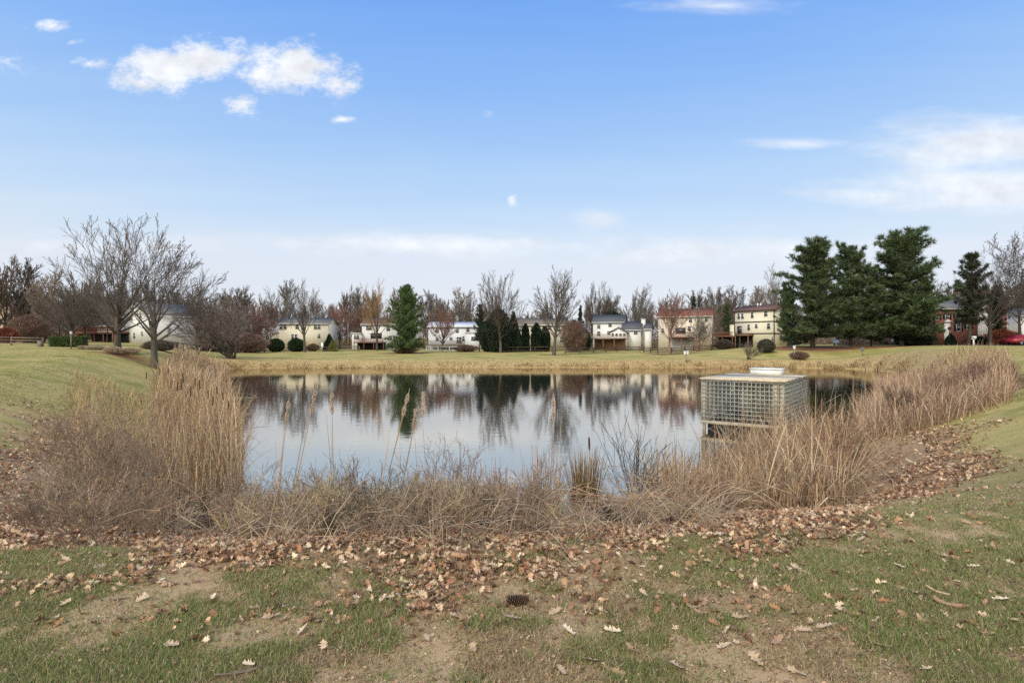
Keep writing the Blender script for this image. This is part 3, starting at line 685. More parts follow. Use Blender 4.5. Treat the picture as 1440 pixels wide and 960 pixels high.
# needles and leafy masses -------------------------------------------------
def tri_cloud(P, dirs, ln, wd, rng):
    """one thin triangle per point, root at P, pointing along dirs"""
    n = len(P); d = norm(dirs); s = norm(np.cross(d, rng.standard_normal((n, 3))))*wd[:, None]/2
    V = np.stack([P-s, P+s, P+d*ln[:, None]], 1).reshape(-1, 3); return V, np.arange(3*n).reshape(-1, 3)
GREENS = [(78, 92, 58), (64, 78, 50), (92, 106, 68), (54, 66, 46), (106, 118, 80)]
def pine_meshes(seed, prof, whorls=24, per=7, H=11.0, R0=3.4, clumps=18, needles=15, pal=GREENS, bare=.1, droop=.1, nl=.44, nw=.05, upt=.45):
    rng = np.random.default_rng(seed); seg = []; cl = []; cd = []
    tr = [(0, 0, 0)]
    for i in range(1, 13):
        tr.append((tr[-1][0]+rng.normal(0, .06), tr[-1][1]+rng.normal(0, .06), H*.97*i/12))
    tr = np.array(tr); rr = np.linspace(.2, .03, 13)
    for i in range(12): seg.append((*tr[i], *tr[i+1], rr[i], rr[i+1]))
    def ctr(z): return np.array((np.interp(z, tr[:, 2], tr[:, 0]), np.interp(z, tr[:, 2], tr[:, 1]), z))
    for w in range(whorls):
        t = bare+(1-bare)*(w+rng.uniform(-.3, .3))/whorls; t = min(max(t, bare), .985)
        for k in range(per):
            az = rng.uniform(0, 6.28); L = R0*np.interp(t, *prof)*rng.uniform(.5, 1.12)*(.72+.5*vnoise(np.array([2.2*math.cos(az)+5]), np.array([2.2*math.sin(az)+t*7]), 1.0, seed)[0])
            if rng.random() < .1: L *= .35
            p = ctr(t*H); el = -droop+.9*t**2.2+rng.normal(0, .12)
            n = 6; d = np.array((math.cos(az)*math.cos(el), math.sin(az)*math.cos(el), math.sin(el)))
            r = .05*(1-t*.6)+.012
            for i in range(n):
                d = d+np.array((0, 0, upt*.18))+rng.normal(0, .07, 3); d /= np.linalg.norm(d); q = p+d*L/n
                seg.append((*p, *q, r*(1-i/n)+.008, r*(1-(i+1)/n)+.008))
                if i >= 1:
                    m = max(2, int(clumps/5*(.6+L/R0)))
                    for c in range(m):
                        f = rng.random(); sd = norm(np.cross(d, (0, 0, 1.)))*rng.choice([-1, 1])
                        off = sd*abs(rng.normal(0, .24))*L*(.75-.09*i)*.75+np.array((0, 0, rng.normal(.03, .09)))
                        cl.append(p+(q-p)*f+off); cd.append(norm(d*.7+sd*.6+np.array((0, 0, .45))))
                p = q
            for c in range(5): cl.append(p+rng.normal(0, .12, 3)); cd.append(norm(d+np.array((0, 0, .5))))
    cl = np.array(cl); cd = np.array(cd)
    P = np.repeat(cl, needles, 0)+rng.normal(0, .05, (len(cl)*needles, 3)); dirs = np.repeat(cd, needles, 0)*.75+rng.normal(0, .55, (len(cl)*needles, 3))
    n = len(P); V, T = tri_cloud(P, dirs, nl*rng.uniform(.6, 1.15, n), np.full(n, nw)*rng.uniform(.7, 1.3, n), rng)
    base = pick(rng, pal, len(cl), .14); C = np.repeat(np.repeat(base, needles, 0), 3, 0)
    Vt, Qt = tubes(np.array(seg), 6)
    return raw_mesh('trunk', Vt/H, Qt, M['bark_dark'], smooth=True), raw_mesh('crown', V/H, T, M['needle'], np.clip(C, .004, 1))
_tp = lambda *a: (np.array(a[0::2]), np.array(a[1::2]))
PINE = {}
PINE['broad'] = pine_meshes(31, _tp(0, .75, .12, .9, .3, 1, .5, .92, .7, .72, .85, .58, .95, .4, 1, .22))
PINE['broad_b'] = pine_meshes(32, _tp(0, .7, .2, .95, .4, 1, .6, .85, .8, .72, .92, .58, 1, .35), droop=.05)
PINE['bright'] = pine_meshes(36, _tp(0, .7, .1, .95, .3, 1, .5, .95, .7, .72, .86, .5, 1, .12), R0=3.3, pal=[(72, 92, 54), (84, 104, 62), (60, 78, 48), (96, 114, 70), (108, 124, 80)], bare=.07)
PINE['cone'] = pine_meshes(33, _tp(0, .8, .1, 1, .3, .95, .55, .7, .8, .38, 1, .05), R0=2.9, pal=[(54, 84, 50), (66, 98, 56), (44, 70, 44), (80, 110, 64), (92, 118, 72)], bare=.07)
PINE['thin'] = pine_meshes(34, _tp(0, .3, .3, .8, .5, 1, .75, .8, 1, .25), R0=2.2, whorls=20, per=5, clumps=8, pal=[(78, 84, 58), (60, 66, 50), (82, 82, 62), (50, 56, 44)], bare=.25)
PINE['spruce'] = pine_meshes(35, _tp(0, 1, .3, .8, .6, .5, 1, .04), R0=2.2, whorls=26, per=6, clumps=9, pal=[(44, 60, 46), (36, 50, 40), (56, 72, 54)], bare=.04, droop=.3, nl=.26, upt=.2)
def pine(px, D, H, kind, label, wide=1.0, rz=0.0, group=None, name='pine_tree', dz=0.0):
    H *= fq(px, D); e = empty(name, at(px, D, dz-.05), rz, (H*wide, H*wide, H)); link('trunk', PINE[kind][0], e); link('crown', PINE[kind][1], e)
    return tag(e, label, 'tree', group)
def leafy_mesh(seed, shape, n, pal, ln=.09, wd=.06, shell=.35, lump=.18):
    """unit-sized foliage: shape(u) gives radius at height u (0..1)"""
    rng = np.random.default_rng(seed); u = rng.random(n); az = rng.uniform(0, 2*pi, n)
    r0 = np.interp(u, *shape); keep = rng.random(n) < .15+.85*r0/max(shape[1]); u, az, r0 = u[keep], az[keep], r0[keep]; n = len(u)
    lum = 1+lump*(2*fbm(np.cos(az)*1.3+9+3*u, np.sin(az)*1.3+u*2, .7, seed, 3)-1)*1.6
    r = r0*lum*(1-shell*rng.random(n)**2.2)
    P = np.stack([np.cos(az)*r, np.sin(az)*r, u], 1); dirs = np.stack([np.cos(az), np.sin(az), rng.normal(.5, .5, n)], 1)+rng.normal(0, .6, (n, 3))
    V, T = tri_cloud(P, dirs, ln*rng.uniform(.5, 1.3, n), wd*rng.uniform(.6, 1.3, n), rng)
    return raw_mesh('foliage', V, T, M['needle'], np.clip(np.repeat(pick(rng, pal, n, .16), 3, 0), .004, 1))
BALL = _tp(0, .16, .08, .34, .25, .47, .5, .52, .75, .45, .9, .28, 1, .05)
COLUMN = _tp(0, .16, .1, .2, .5, .21, .8, .15, 1, .02)
CONE = _tp(0, .36, .1, .42, .4, .33, .7, .19, 1, .02)
LEAFY = {}
LEAFY['ball'] = leafy_mesh(41, BALL, 12000, [(50, 68, 44), (40, 56, 38), (62, 80, 50)], .07, .05, .3, .1)
LEAFY['ball_grey'] = leafy_mesh(42, BALL, 12000, [(84, 80, 68), (70, 68, 58), (96, 88, 74), (66, 74, 54)], .08, .025, .5, .08)
LEAFY['column'] = leafy_mesh(43, COLUMN, 14000, [(40, 54, 38), (32, 44, 34), (50, 64, 44)], .07, .04, .5, .25)
LEAFY['cone'] = leafy_mesh(44, CONE, 13000, [(46, 60, 42), (36, 50, 36), (58, 72, 50)], .07, .035, .45, .25)
LEAFY['cone_gold'] = leafy_mesh(45, CONE, 13000, [(130, 134, 70), (112, 118, 62), (150, 148, 84)], .07, .04, .4, .2)
LEAFY['loose_red'] = leafy_mesh(46, BALL, 12000, [(128, 102, 86), (110, 88, 76), (140, 112, 94), (100, 82, 72)], .12, .012, .9, .35)
LEAFY['loose_rust'] = leafy_mesh(47, BALL, 12000, [(150, 84, 60), (134, 74, 54), (120, 80, 62)], .1, .02, .9, .35)
LEAFY['loose_tan'] = leafy_mesh(48, BALL, 3600, [(214, 192, 164), (200, 176, 146), (182, 160, 130), (150, 128, 104)], .14, .03, .7, .3)
LEAFY['loose_grey'] = leafy_mesh(49, BALL, 12000, [(108, 96, 84), (92, 82, 72), (122, 106, 90)], .13, .014, .8, .3)
LEAFY['ball_dark'] = leafy_mesh(50, BALL, 12000, [(42, 54, 40), (34, 44, 34), (52, 60, 46)], .08, .035, .6, .35)
LEAFY['hedge'] = None
_st = MB().tube([(0, 0, -.03), (.01, 0, .3), (0, .01, .75)], [.035, .028, .012], 6).mesh('stem', M['bark_dark'], True)
def shrub(px, D, H, W_, kind, label, group=None, name='evergreen_shrub', cat='shrub', rz=None, dz=0.0):
    H *= fq(px, D); W_ *= fq(px, D)
    base = {'column': .42, 'cone': .84, 'cone_gold': .84}.get(kind, 1.04)
    e = empty(name, at(px, D, dz), rz if rz is not None else (px*.37+D) % 6.28, (W_/base, W_/base, H))
    link('foliage', LEAFY[kind], e); s = link('stem', _st, e); s.scale = (1, 1, .9)
    return tag(e, label, cat, group)

# ------------------------------------------------------------------ reeds, cattails and brush by the water
def ribbons(rng, x, y, z, h, w, lean, az, bend, fold, cols, k=5):
    """dry leaf blades: k+1 cross-sections, bending over, some folded sharply"""
    n = len(x); p = np.stack([x, y, z], 1); V = np.empty((n, k+1, 2, 3))
    th = lean.copy(); fs = rng.integers(1, k, n); dz_ = rng.uniform(0, 2*pi, n); ha = np.stack([np.cos(az), np.sin(az), np.zeros(n)], 1)
    sa = az+pi/2+rng.normal(0, .5, n); side = np.stack([np.cos(sa), np.sin(sa), rng.normal(0, .15, n)], 1)
    for i in range(k+1):
        ww = w*(1-.75*(i/k)**2)/2
        V[:, i, 0] = p-side*ww[:, None]; V[:, i, 1] = p+side*ww[:, None]
        if i < k:
            th = th+bend/k+np.where(i == fs, fold, 0)
            p = p+(ha*np.sin(th)[:, None]+np.array((0, 0, 1.))*np.cos(th)[:, None])*(h/k)[:, None]
    j = np.arange(k); q = np.stack([2*j, 2*j+1, 2*j+3, 2*j+2], 1)
    Q = (np.arange(n)[:, None, None]*2*(k+1)+q[None]).reshape(-1, 4)
    return V.reshape(-1, 3), Q, np.repeat(cols, 2*(k+1), 0)
REED_PAL = [(196, 168, 130), (182, 152, 114), (164, 132, 98), (212, 188, 154), (144, 114, 86), (174, 148, 116), (128, 104, 82)]
def fill_points(rng, n, px0, px1, d0, d1, cond, scr=True):
    u = rng.random(n); Do = d0*(d1/d0)**u if scr else rng.uniform(d0, d1, n); px = rng.uniform(px0, px1, n); xo = px2x(px, Do); D = bankd(Do); x = px2x(px, D)
    sd = banks(sdist(x, D)); k = cond(xo, Do, sd, px); return x[k], D[k], sd[k], xo[k], Do[k]
def reed_bed(name, label, seed, n, px0, px1, d0, d1, cond, hmin, hmax, pal=REED_PAL, wid=.011, lean=.18, bendy=.5, foldp=.3, thick=1.0, hfun=None):
    rng = np.random.default_rng(seed); x, y, sd, xo, yo = fill_points(rng, n, px0, px1, d0, d1, cond); qq = y/yo
    n = len(x); z = np.maximum(zt(x, y), WL-.15)
    cl = fbm(xo, yo, .8, seed, 3)
    h = rng.uniform(hmin, hmax, n)*(.45+1.05*cl)*qq
    if hfun is not None: h = h*hfun(xo, yo)
    fold = np.where(rng.random(n) < foldp, rng.uniform(.7, 2.1, n), 0)
    c = pick(rng, pal, n, .13)*(.8+.4*cl[:, None])
    V, Q, C = ribbons(rng, x, y, z, h, wid*thick*rng.uniform(.6, 1.5, n)*(.7+.04*yo)*qq*.9, np.abs(rng.normal(0, lean, n)), rng.uniform(0, 2*pi, n), np.abs(rng.normal(0, bendy, n)), fold, c)
    return tag(link(name, raw_mesh(name, V, Q, M['reed'], np.clip(C, .01, 1))), label, 'reeds', kind='stuff')
reed_bed('reed_bed', 'tall ragged bed of dry cattail reeds along the left shore', 51, 3400, 216, 340, 9.0, 27, lambda x, y, s, p: (s > -1.5) & (s < .9) & (x < -4), 0.8, 1.42, pal=[(192, 166, 126), (176, 146, 106), (160, 126, 88), (206, 184, 148), (132, 100, 74), (112, 88, 66), (170, 144, 110)], lean=.16, bendy=.45, foldp=.4)
reed_bed('reed_bed', 'low tan reeds farther along the left shore under the multi-stemmed tree', 52, 3000, 225, 350, 25, 47, lambda x, y, s, p: (s > -.8) & (s < 1.6) & (x < -9), .7, 1.3, lean=.2, bendy=.5, wid=.016)
reed_bed('reed_bed', 'bent and broken tan reeds heaped in front of the wire cage', 53, 9500, 915, 1190, 6.6, 12.2, lambda x, y, s, p: (s > -1.6) & (s < .9+.7*sstep(2.2, 4.2, x)+.6*(fbm(x, y, .9, 3, 2)-.5)) & (x > 1.55), .6, 1.2, lean=.34, bendy=.8, foldp=.65, hfun=lambda x, y: .86+.4*sstep(2.2, 5.5, x))
reed_bed('reed_bed', 'wide tawny reed bed on the right bank beyond the cage', 54, 11000, 1204, 1424, 12.4, 37, lambda x, y, s, p: (s > -1.8) & (s < 2.75+.7*(fbm(x, y, 1.5, 3, 2)-.5)) & (x > 7.9) & (y > 12.4), .5, .95, pal=[(180, 150, 118), (160, 130, 102), (194, 166, 132), (138, 110, 88), (148, 116, 94), (206, 180, 146)], lean=.25, bendy=.6, foldp=.4)
def tussock(px, D, H, n, spread, label, seed, pal=REED_PAL, bend=.35, foldp=.15, rad=.12, name='reed_clump'):
    rng = np.random.default_rng(seed); X, Y, Z = atp(px, D); Z = max(Z, WL-.1); k_ = bq(D)
    a = rng.uniform(0, 2*pi, n); r = rad*np.sqrt(rng.random(n)); x = np.cos(a)*r; y = np.sin(a)*r
    V, Q, C = ribbons(rng, x, y, np.full(n, -.02), H*rng.uniform(.45, 1.05, n), .012*rng.uniform(.5, 1.4, n), np.abs(rng.normal(0, spread, n)), a+rng.normal(0, .5, n), np.abs(rng.normal(0, bend, n)), np.where(rng.random(n) < foldp, rng.uniform(.6, 2, n), 0), pick(rng, pal, n))
    return tag(link(name, raw_mesh(name, V*k_, Q, M['reed'], np.clip(C, .01, 1)), loc=(X, Y, Z)), label, 'reeds')
GREYTAN = [(150, 128, 92), (128, 108, 78), (110, 92, 66), (166, 142, 104), (130, 116, 76)]
tussock(822, 6.75, 1.02, 520, .1, 'narrow dark upright reed clump left of the bare fan-shaped shrub', 61, [(150, 124, 86), (128, 102, 72), (108, 88, 62), (172, 144, 104), (132, 112, 72)], .16, .12, .11)
tussock(440, 6.4, .8, 420, .3, 'bushy grey-tan grass tussock at the water edge below the two fluffy cattails', 62, GREYTAN, .5, .2, .2)
tussock(700, 6.3, .85, 190, .16, 'sparse clump of rust and straw reeds near the middle of the near bank', 63, [(176, 120, 78), (150, 98, 66), (196, 160, 112)], .25, .2, .16)
tussock(770, 6.3, .55, 460, .42, 'low spreading olive-tan grass tussock beneath the tall thin stalks', 64, [(160, 142, 86), (140, 124, 74), (178, 158, 106), (120, 106, 66)], .7, .2, .3, name='grass_tussock')
tussock(762, 6.6, 1.05, 90, .07, 'thin sheaf of orange-brown reed stalks behind the low olive tussock', 65, [(166, 104, 66), (150, 92, 60), (186, 140, 96)], .1, .1, .16)
tussock(945, 6.9, .95, 330, .3, 'pale leaning reed clump just right of the bare fan-shaped shrub', 66, REED_PAL, .5, .45, .2)

# cattails ----------------------------------------------------------------
M['cat_head'] = mat_noise('cattail_head', lin(92, 58, 40), lin(66, 42, 31), 30, .95)
M['cat_fluff'] = mat_noise('cattail_fluff', lin(232, 216, 194), lin(190, 162, 136), 40, 1.0, .8, 90)
M['stalk'] = mat_noise('reed_stalk', lin(190, 160, 118), lin(150, 120, 86), 8, .85)
def cattail_meshes(seed, fluffy):
    rng = np.random.default_rng(seed); b = rng.uniform(-.06, .06); c = rng.uniform(-.05, .05)
    pt = lambda t: (b*t*t, c*t*t, t)
    st = MB().tube([pt(t) for t in (0, .25, .5, .75, 1.0)], [.006, .0055, .005, .004, .0025], 5).mesh('stalk', M['stalk'], True)
    if not fluffy:
        hd = MB().tube([pt(t) for t in (.80, .805, .82, .87, .92, .93, .935)], [.004, .009, .0125, .0135, .0125, .008, .003], 8).mesh('seed_head', M['cat_head'], True)
    else:
        n = 1400; t = .81+.15*rng.random(n); u = (t-.81)/.15; r = .015*np.sqrt(np.maximum(.1, 1-(2*u-1)**2))*(1+.5*np.sin(u*9))
        P = np.array([pt(v) for v in t]); az = rng.uniform(0, 6.28, n); d = np.stack([np.cos(az), np.sin(az), rng.normal(0, .6, n)], 1)
        V, T = tri_cloud(P+d*r[:, None]*.6, d, r*rng.uniform(.6, 1.6, n), np.full(n, .004), rng)
        hd = raw_mesh('seed_head', V, T, M['cat_fluff'])
    k = 4; x = rng.normal(0, .01, k); V, Q, C = ribbons(rng, x, x[::-1].copy(), np.zeros(k), rng.uniform(.5, .95, k), np.full(k, .011), np.abs(rng.normal(.06, .05, k)), rng.uniform(0, 6.28, k), np.abs(rng.normal(.2, .2, k)), np.where(rng.random(k) < .35, 1.4, 0), pick(rng, REED_PAL, k))
    return st, hd, raw_mesh('leaf_blade', V, Q, M['reed'], C)
CAT = [cattail_meshes(s, False) for s in (71, 72, 73)]; FLUFF = [cattail_meshes(s, True) for s in (74, 75)]
def cattail(px, py_top, D, ms, label, group=None, tilt=0.0):
    x, y, z = atp(px, D); z = max(z, WL-.1); H = zpix(py_top, y)-z; k = (1+.05*H)*bq(D)*.85
    e = empty('cattail', (x, y, z), (px*1.3) % 6.28, (k, k, H)); e.rotation_euler = (0, tilt, 0) if tilt else (0, 0, (px*1.3) % 6.28)
    for nm, me in zip(('stalk', 'seed_head', 'leaf_blade'), ms): link(nm, me, e)
    return tag(e, label, 'cattail', group)
for i, (px, py, D) in enumerate([(256, 531, 12.0), (260, 522, 13.0), (267, 541, 11.5), (276, 531, 14.0), (283, 533, 12.5), (293, 547, 11.8), (298, 556, 11.0), (308, 543, 13.5), (322, 563, 11.2), (285, 526, 16.0), (205, 524, 15), (224, 520, 17), (238, 519, 18), (247, 536, 13), (314, 552, 12.6)]):
    cattail(px, py-6, D, CAT[i % 3], 'tall cattail with a dark brown seed head in the left reed bed', 'brown cattails standing in the left reed bed')
for i, (px, py, D) in enumerate([(1237, 503, 26), (1217, 512, 22), (1254, 505, 28), (1199, 516, 20), (1330, 503, 24), (1288, 502, 25), (1309, 507, 22)]):
    cattail(px, py, D, CAT[(i+1) % 3], 'cattail with a dark seed head rising from the right reed bed', 'brown cattails in the right reed bed')
cattail(388, 556, 7.2, FLUFF[0], 'slim cattail with a small pale burst head, left of the taller fluffy one', tilt=.07)
cattail(398, 536, 7.1, FLUFF[1], 'tall cattail with a fluffy tan double head over open water', tilt=.24)
cattail(526, 540, 7.0, FLUFF[0], 'leaning cattail with a pale split head in front of the pine reflection', tilt=.21)
cattail(553, 566, 7.1, FLUFF[0], 'short leaning cattail with a thin pale head beside the feathery plume', tilt=.16)
cattail(779, 553, 7.1, FLUFF[0], 'tall straight stalk with a slender pale head over the mirrored bare tree')
cattail(469, 545, 7.4, FLUFF[1], 'thin straight stalk with a tiny fluffy head right of the fluffy double one')
cattail(831, 605, 7.05, CAT[0], 'cattail with a thin dark head above the narrow dark reed clump')
def plume(px, py_top, D, label, seed):
    rng = np.random.default_rng(seed); x, y, z = atp(px, D); z = max(z, WL-.1); k = bq(D); H = (zpix(py_top, y)-z)/k
    e = empty('reed_plume', (x, y, z), 0, (k, k, k)); pt = lambda t: (-.05*H*t*t+.16*H*max(0, t-.8)**1.3, 0, H*t*(1-.1*max(0, t-.85)))
    MB().tube([pt(t) for t in np.linspace(0, 1, 9)], np.linspace(.005, .0015, 9), 5).build('stalk', M['stalk'], e, True)
    n = 900; t = .82+.18*rng.random(n); P = np.array([pt(v) for v in t]); d = np.stack([rng.normal(.6, .6, n), rng.normal(0, .5, n), rng.normal(-.1, .5, n)], 1)
    V, T = tri_cloud(P, d, .075*rng.uniform(.3, 1.2, n)*(1.1-(t-.82)*3), np.full(n, .003), rng); link('seed_head', raw_mesh('seed_head', V, T, M['cat_fluff']), e)
    return tag(e, label, 'reed')
plume(600, 548, 7.3, 'arching feathery reed plume above the water, in front of the pine reflection', 81)
plume(588, 572, 7.4, 'lower feathery reed plume just left of the arching one', 82)

# shrubs and bramble --------------------------------------------------------
def shrub_spec(stems, H, spread, r=.006, rmin=.0016, lv_=3, foot=.12, kids=7, wig=.08):
    L = [lv(8, wig, .03, kids, .2, .45, .5, .35), lv(5, .12, .04, kids*.8, .2, .5, .55, .4), lv(3, .16, .03, 4, .2, .6, .6, .4), lv(2, .2, .02)]
    return dict(stems=stems, foot=foot, spread=spread, L=H, r=r, rmin=rmin, levels=L[:lv_+1])
BRUSH_PAL = [(156, 136, 114), (132, 115, 97), (174, 152, 124), (112, 96, 82), (154, 126, 102)]
def twig_shrub(name, px, D, spec, seed, label, pal, split=1, cat='shrub', parts=('stem', 'twigs'), bits=0, bitpal=None):
    rng = np.random.default_rng(seed); s = grow(rng, spec); x, y, z = atp(px, D); z = max(z, WL-.05); k = bq(D)
    e = empty(name, (x, y, z-.02), 0, (k, k, k))
    main = s[s[:, 8] < split]; nseg = spec['levels'][0]['n']
    for nm, sub, sides in [(parts[0], main[i:i+nseg], 5) for i in range(0, len(main), nseg)]+[(parts[1], s[s[:, 8] >= split], 3)]:
        if len(sub):
            V, Q = tubes(sub[:, :8], sides); c = pick(rng, pal, len(sub)); link(nm, raw_mesh(nm, V, Q, M['brush'], np.clip(np.repeat(c, 2*sides, 0), .01, 1), smooth=True), e)
    if bits:
        t = s[s[:, 8] >= split]; P = t[rng.integers(0, len(t), bits), 3:6]; V, T = tri_cloud(P, rng.standard_normal((bits, 3)), rng.uniform(.008, .02, bits), rng.uniform(.006, .012, bits), rng)
        link('dry_leaf', raw_mesh('dry_leaf', V, T, M['brush'], np.clip(np.repeat(pick(rng, bitpal or [(150, 112, 82), (126, 88, 66), (170, 136, 100)], bits), 3, 0), .01, 1)), e)
    return tag(e, label, cat)
DARKT = [(88, 78, 68), (70, 62, 55), (104, 92, 78)]
twig_shrub('bare_shrub', 897, 6.75, shrub_spec(19, 1.12, .36, .0085, .0026, 1, .06, 6, .035), 91, 'bare fan-shaped shrub of thin dark stems against the water', DARKT)
twig_shrub('bare_shrub', 150, 6.4, shrub_spec(22, 1.3, .22, .006, .0019, 2, .35, 8), 92, 'tall thin bare shrub rising in front of the left lawn', BRUSH_PAL, bits=500)
twig_shrub('bare_shrub', 205, 7.4, shrub_spec(20, 1.15, .3, .006, .0019, 2, .4, 8), 93, 'bushy grey shrub between the tall thin shrub and the left reed bed', BRUSH_PAL, bits=900)
twig_shrub('bare_shrub', 610, 6.6, shrub_spec(15, .92, .3, .005, .0019, 2, .35, 5), 94, 'wispy tan shrub with fine upright twigs near the middle of the bank', [(150, 126, 98), (128, 106, 84), (112, 94, 76)], bits=500)
twig_shrub('bare_shrub', 655, 6.9, shrub_spec(13, 1.0, .27, .005, .0019, 2, .3, 5), 95, 'reddish bare shrub with a rounded top right of the wispy tan one', [(130, 100, 82), (112, 86, 72), (146, 118, 94)], bits=300)
twig_shrub('bare_shrub', 480, 6.9, shrub_spec(14, .85, .4, .006, .0015, 1, .25, 8), 96, 'dark bare twigs leaning over the water left of centre', DARKT)
twig_shrub('bare_shrub', 330, 7.0, shrub_spec(14, .85, .4, .005, .0019, 2, .4, 6), 97, 'dark speckled shrub hanging over the left corner of the water', BRUSH_PAL, bits=1400, bitpal=[(96, 80, 68), (120, 96, 78)])
twig_shrub('bare_shrub', 1188, 8.6, shrub_spec(22, 1.05, .3, .006, .0018, 2, .35, 8), 98, 'reddish-brown bare shrub at the right end of the reeds by the cage', [(140, 106, 84), (118, 88, 70), (152, 124, 96)], bits=900)
twig_shrub('bare_shrub', 1392, 18.6, shrub_spec(46, 1.0, .36, .008, .003, 2, .9, 9), 99, 'dense dark rounded shrub at the right end of the far reed bed', [(122, 92, 80), (104, 80, 70), (132, 106, 90)])
twig_shrub('bare_shrub', 1340, 16.8, shrub_spec(40, .95, .36, .008, .003, 2, .8, 9), 100, 'grey-brown twiggy shrub left of the dense dark one on the right bank', [(136, 108, 92), (116, 92, 80), (150, 122, 100)])
twig_shrub('bare_shrub', 1272, 14.6, shrub_spec(26, .8, .3, .007, .0025, 2, .5, 8), 101, 'small dark shrub among the pale reeds of the right bank', [(112, 90, 76), (96, 78, 68)])
def brush_stuff(name, label, seed, specs, spots, pal, bits, bitpal):
    rng = np.random.default_rng(seed); protos = [grow(rng, s) for s in specs]; allV = []; allQ = []; allC = []; o = 0; ends = []
    for (px, D, sc) in spots:
        s = protos[rng.integers(0, len(protos))].copy(); a = rng.uniform(0, 6.28); ca, sa = math.cos(a), math.sin(a); k = sc*rng.uniform(.75, 1.2)*bq(D); s[:, 6:8] *= bq(D)
        for c in (0, 3):
            X = s[:, c]*ca-s[:, c+1]*sa; Y = s[:, c]*sa+s[:, c+1]*ca; s[:, c] = X*k; s[:, c+1] = Y*k; s[:, c+2] *= k
        x, y, z = atp(px, D); s[:, 0] += x; s[:, 3] += x; s[:, 1] += y; s[:, 4] += y; s[:, 2] += max(z, WL-.05); s[:, 5] += max(z, WL-.05)
        gz = np.maximum(zt(s[:, 3], s[:, 4]), WL)+.012; s[:, 5] = np.maximum(s[:, 5], gz); s[:, 2] = np.maximum(s[:, 2], np.maximum(zt(s[:, 0], s[:, 1]), WL)-.01)
        V, Q = tubes(s[:, :8], 3); tone = pick(rng, pal, 1)[0]; c = tone*(1+.15*rng.standard_normal((len(s), 1)))
        allV.append(V); allQ.append(Q+o); allC.append(np.repeat(c, 6, 0)); o += len(V); ends.append(s[s[:, 8] >= 1, 3:6])
    E = np.concatenate(ends); P = E[rng.integers(0, len(E), bits)]; V, T = tri_cloud(P, rng.standard_normal((bits, 3)), rng.uniform(.010, .034, bits), rng.uniform(.008, .02, bits), rng)
    me = raw_mesh(name, np.concatenate(allV+[V]), [np.concatenate(allQ), T+o], M['brush'], np.clip(np.concatenate(allC+[np.repeat(pick(rng, bitpal, bits), 3, 0)]), .01, 1))
    return tag(link(name, me), label, 'brush', kind='stuff')
reed_bed('dry_grass', 'scattered bent straw and dry grass among the near brush', 55, 5200, 90, 900, 5.0, 9.5, lambda x, y, s, p: (s > -.2) & (s < 2.0),   .2, .5, pal=[(176, 152, 112), (150, 130, 92), (190, 166, 128), (128, 106, 78), (158, 142, 96)], lean=.5, bendy=1.1, foldp=.5, wid=.005)
reed_bed('dry_grass', 'tawny bent grass on the slope left of the tall reed bed', 56, 2600, 100, 250, 7.5, 20, lambda x, y, s, p: (s > .3) & (s < 2.6), .3, .7, pal=[(186, 156, 108), (166, 138, 94), (198, 170, 124), (140, 112, 80)], lean=.45, bendy=.9, foldp=.4, wid=.009)
_r = np.random.default_rng(7)
def _shore_spots(n, px0, px1, lo, hi, sc):
    """points along the near bank, lo..hi metres up from the water"""
    o = []
    while len(o) < n:
        px = _r.uniform(px0, px1); D = _r.uniform(4.3, 12); s = bs(px, D)
        if lo < s < hi: o.append((px, D, sc*_r.uniform(.75, 1.25)))
    return o
_low = [shrub_spec(9, .62, .75, .0045, .0019, 2, .25, 7, .14), shrub_spec(8, .5, .95, .004, .0019, 2, .3, 8, .18), shrub_spec(10, .7, .6, .0045, .0019, 2, .25, 7, .12)]
brush_stuff('brush_tangle', 'tangle of dead grey-brown brush on the left part of the bank', 111, _low, _shore_spots(62, 70, 360, .3, 3.2, .78), BRUSH_PAL, 9000, [(150, 116, 88), (124, 92, 72), (168, 140, 106), (130, 124, 84)])
brush_stuff('brush_tangle', 'tangle of dead tan brush along the middle of the near bank', 112, _low, _shore_spots(58, 340, 770, 1.6, 3.3, .72)+_shore_spots(14, 340, 700, .0, 1.2, .95)+_shore_spots(9, 780, 1000, 2.6, 3.3, .3)+_shore_spots(8, 770, 880, 1.0, 2.2, .4), [(158, 138, 112), (134, 116, 97), (172, 152, 120), (112, 98, 84), (164, 148, 104)], 6000, [(160, 128, 96), (136, 106, 82), (176, 150, 112)])
brush_stuff('brush_tangle', 'low matted straw-coloured brush right of the bare fan-shaped shrub', 113, _low, _shore_spots(26, 860, 1090, .1, 1.4, .62), [(170, 144, 108), (150, 124, 92), (130, 106, 80)], 2500, [(160, 128, 96), (136, 106, 82)])
